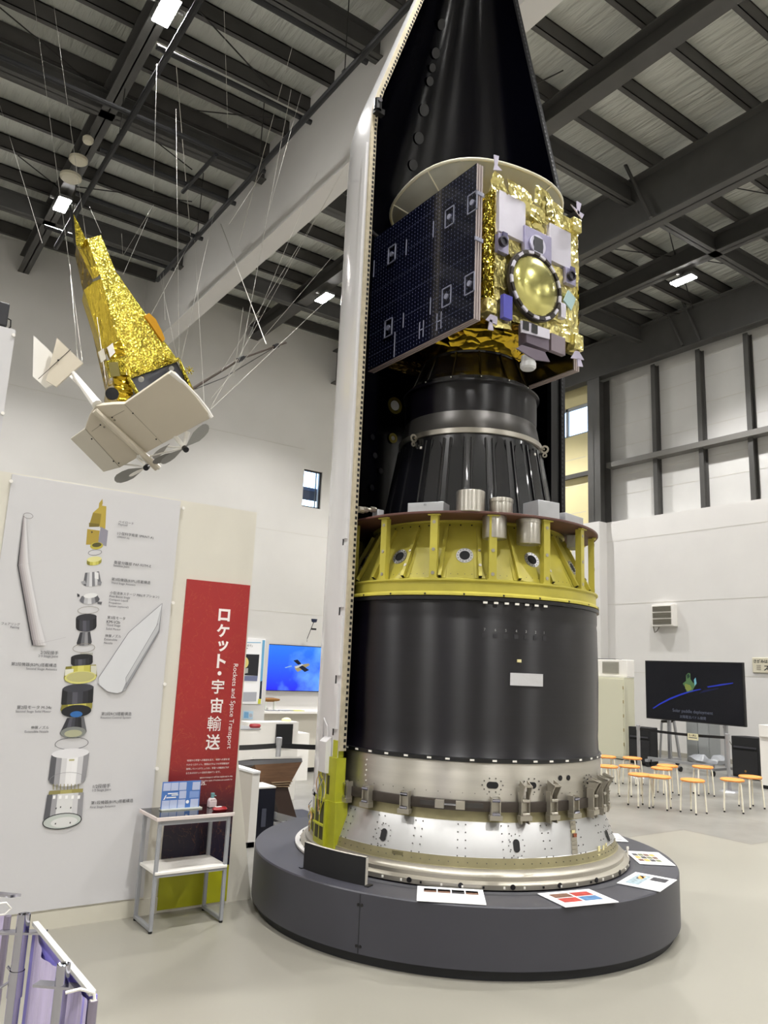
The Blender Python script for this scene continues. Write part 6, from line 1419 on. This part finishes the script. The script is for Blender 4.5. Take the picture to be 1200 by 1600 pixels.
# white lectern side & black box
lw = thing('white_lectern', 'white slab sided lectern standing right of the banner foot', 'lectern', (3.7, 7.4, 0))
q = MB(); P0 = atZ(386, 1318, 0); P1_ = atZ(399, 1310, 0)
YL = 7.2; G = lambda x, y, Yv=YL: atY(360+x/6.667, 1120+y/6.667, Yv)
top = [G(70, 500), G(230, 580), G(305, 580)]
a_, b_, c_ = G(232, 590), G(308, 600), G(70, 520)
base_l = atZ(386, 1318, 0); 
q.poly([(a_.x, YL, 0.), (b_.x, YL, 0.), (b_.x, YL, a_.z), (a_.x, YL, a_.z)], (0, .03, 0), WHITE)
q.poly([(a_.x, YL, 0.), (a_.x, YL, a_.z), (a_.x-.45, YL+.35, a_.z+.12), (a_.x-.45, YL+.35, 0)], (.0, .03, 0), mat('pale grey laminate', 'c6c0b6', .5)); q.build('side_panels', None, lw)
q = MB(); q.poly([(a_.x, YL-.01, a_.z), (b_.x, YL-.01, a_.z), (b_.x-.42, YL+.35, a_.z+.12), (a_.x-.45, YL+.35, a_.z+.12)], (0, 0, .02), WHITEP); q.build('white_cap', None, lw)
MB().bb(a_.x-.02, b_.x-.01, YL+.0, YL+.3, 0, .05, BLK).build('plinth', None, lw)
bb_ = thing('black_box', 'black box with a white edge standing behind the white lectern', 'box', (4.0, 7.4, 0))
YK = 7.35; a_ = atY(406, 1222, YK); b_ = atY(431, 1231, YK); MB().bb(a_.x, b_.x, YK, YK+.3, 0, b_.z, mat('navy black panel', '0d1020', .4)).build('body', None, bb_); MB().bb(a_.x, b_.x, YK-.005, YK+.3, b_.z, b_.z+.015, WHITE).build('white_edge', None, bb_); MB().bb(a_.x+.04, a_.x+.09, YK-.01, YK, .15, .32, mat('grey slot', '4a4d5c', .5)).build('slot', None, bb_)
q = MB(); 
for k in range(4): q.path([atZ(402+k*3, 1290+k*2, .01), atZ(408+k*2, 1296+k, .02), atZ(413, 1298+k, .01)], .006, WHITE if k % 2 else BLK, 6)
tag(q.build('cable_bundle'), 'loose white and black cables on the floor below the black box', 'cable')
c = atZ(443, 1287, .06); tag(MB().box((c.x, c.y, .06), (.22, .2, .01), WHITEP).build('white_sheet'), 'white sheet lying on the desk base behind the platform', 'paper')
# small probe model on a stick
pr = thing('probe_model', 'small dark cup antenna on a thin rod above the blue screen', 'antenna', atY(480, 998, YT-.1))
c = atY(491, 970, YT-.1); r0 = atY(480, 998, YT-.1)
MB().tube(r0, c, .006, ROD).build('rod', None, pr); q = MB(); q.lathe([(.02, c.z-.03), (.045, c.z-.02), (.055, c.z+.03)], (c.x, c.y), 20, mt=mat('navy cup', '222a44', .4)).lathe([(.052, c.z+.03), (.001, c.z+.028)], (c.x, c.y), 20, mt=mat('pale grey disc', 'b9b9b4', .5)); q.build('cup', None, pr)
d2 = atY(490, 983, YT-.1); MB().bb(d2.x-.04, d2.x+.05, YT-.11, YT-.09, d2.z-.015, d2.z+.015, BLK).build('small_flag', None, pr)
tag(MB().tube(r0, (r0.x, r0.y, 2.13), .003, ROD, 5).build('probe_support'), 'thin rod holding the small cup antenna to the partition', 'rod') if r0.z > 2.14 else None

# ------------------------------------------------------------------ world and view
w = bpy.data.worlds.new('world'); SC.world = w; w.use_nodes = True; nt = w.node_tree; bg = nt.nodes['Background']
sky = nt.nodes.new('ShaderNodeTexSky'); sky.sky_type = 'NISHITA'; sky.sun_disc = False; sky.sun_elevation = rad(40); sky.sun_rotation = rad(200)
nt.links.new(sky.outputs[0], bg.inputs[0]); bg.inputs[1].default_value = 1.1
vs_ = SC.view_settings; SC.display_settings.display_device = 'sRGB'; vs_.view_transform = 'Standard'; vs_.look = 'None'; vs_.gamma = 1; vs_.use_curve_mapping = False; vs_.exposure = 0.0
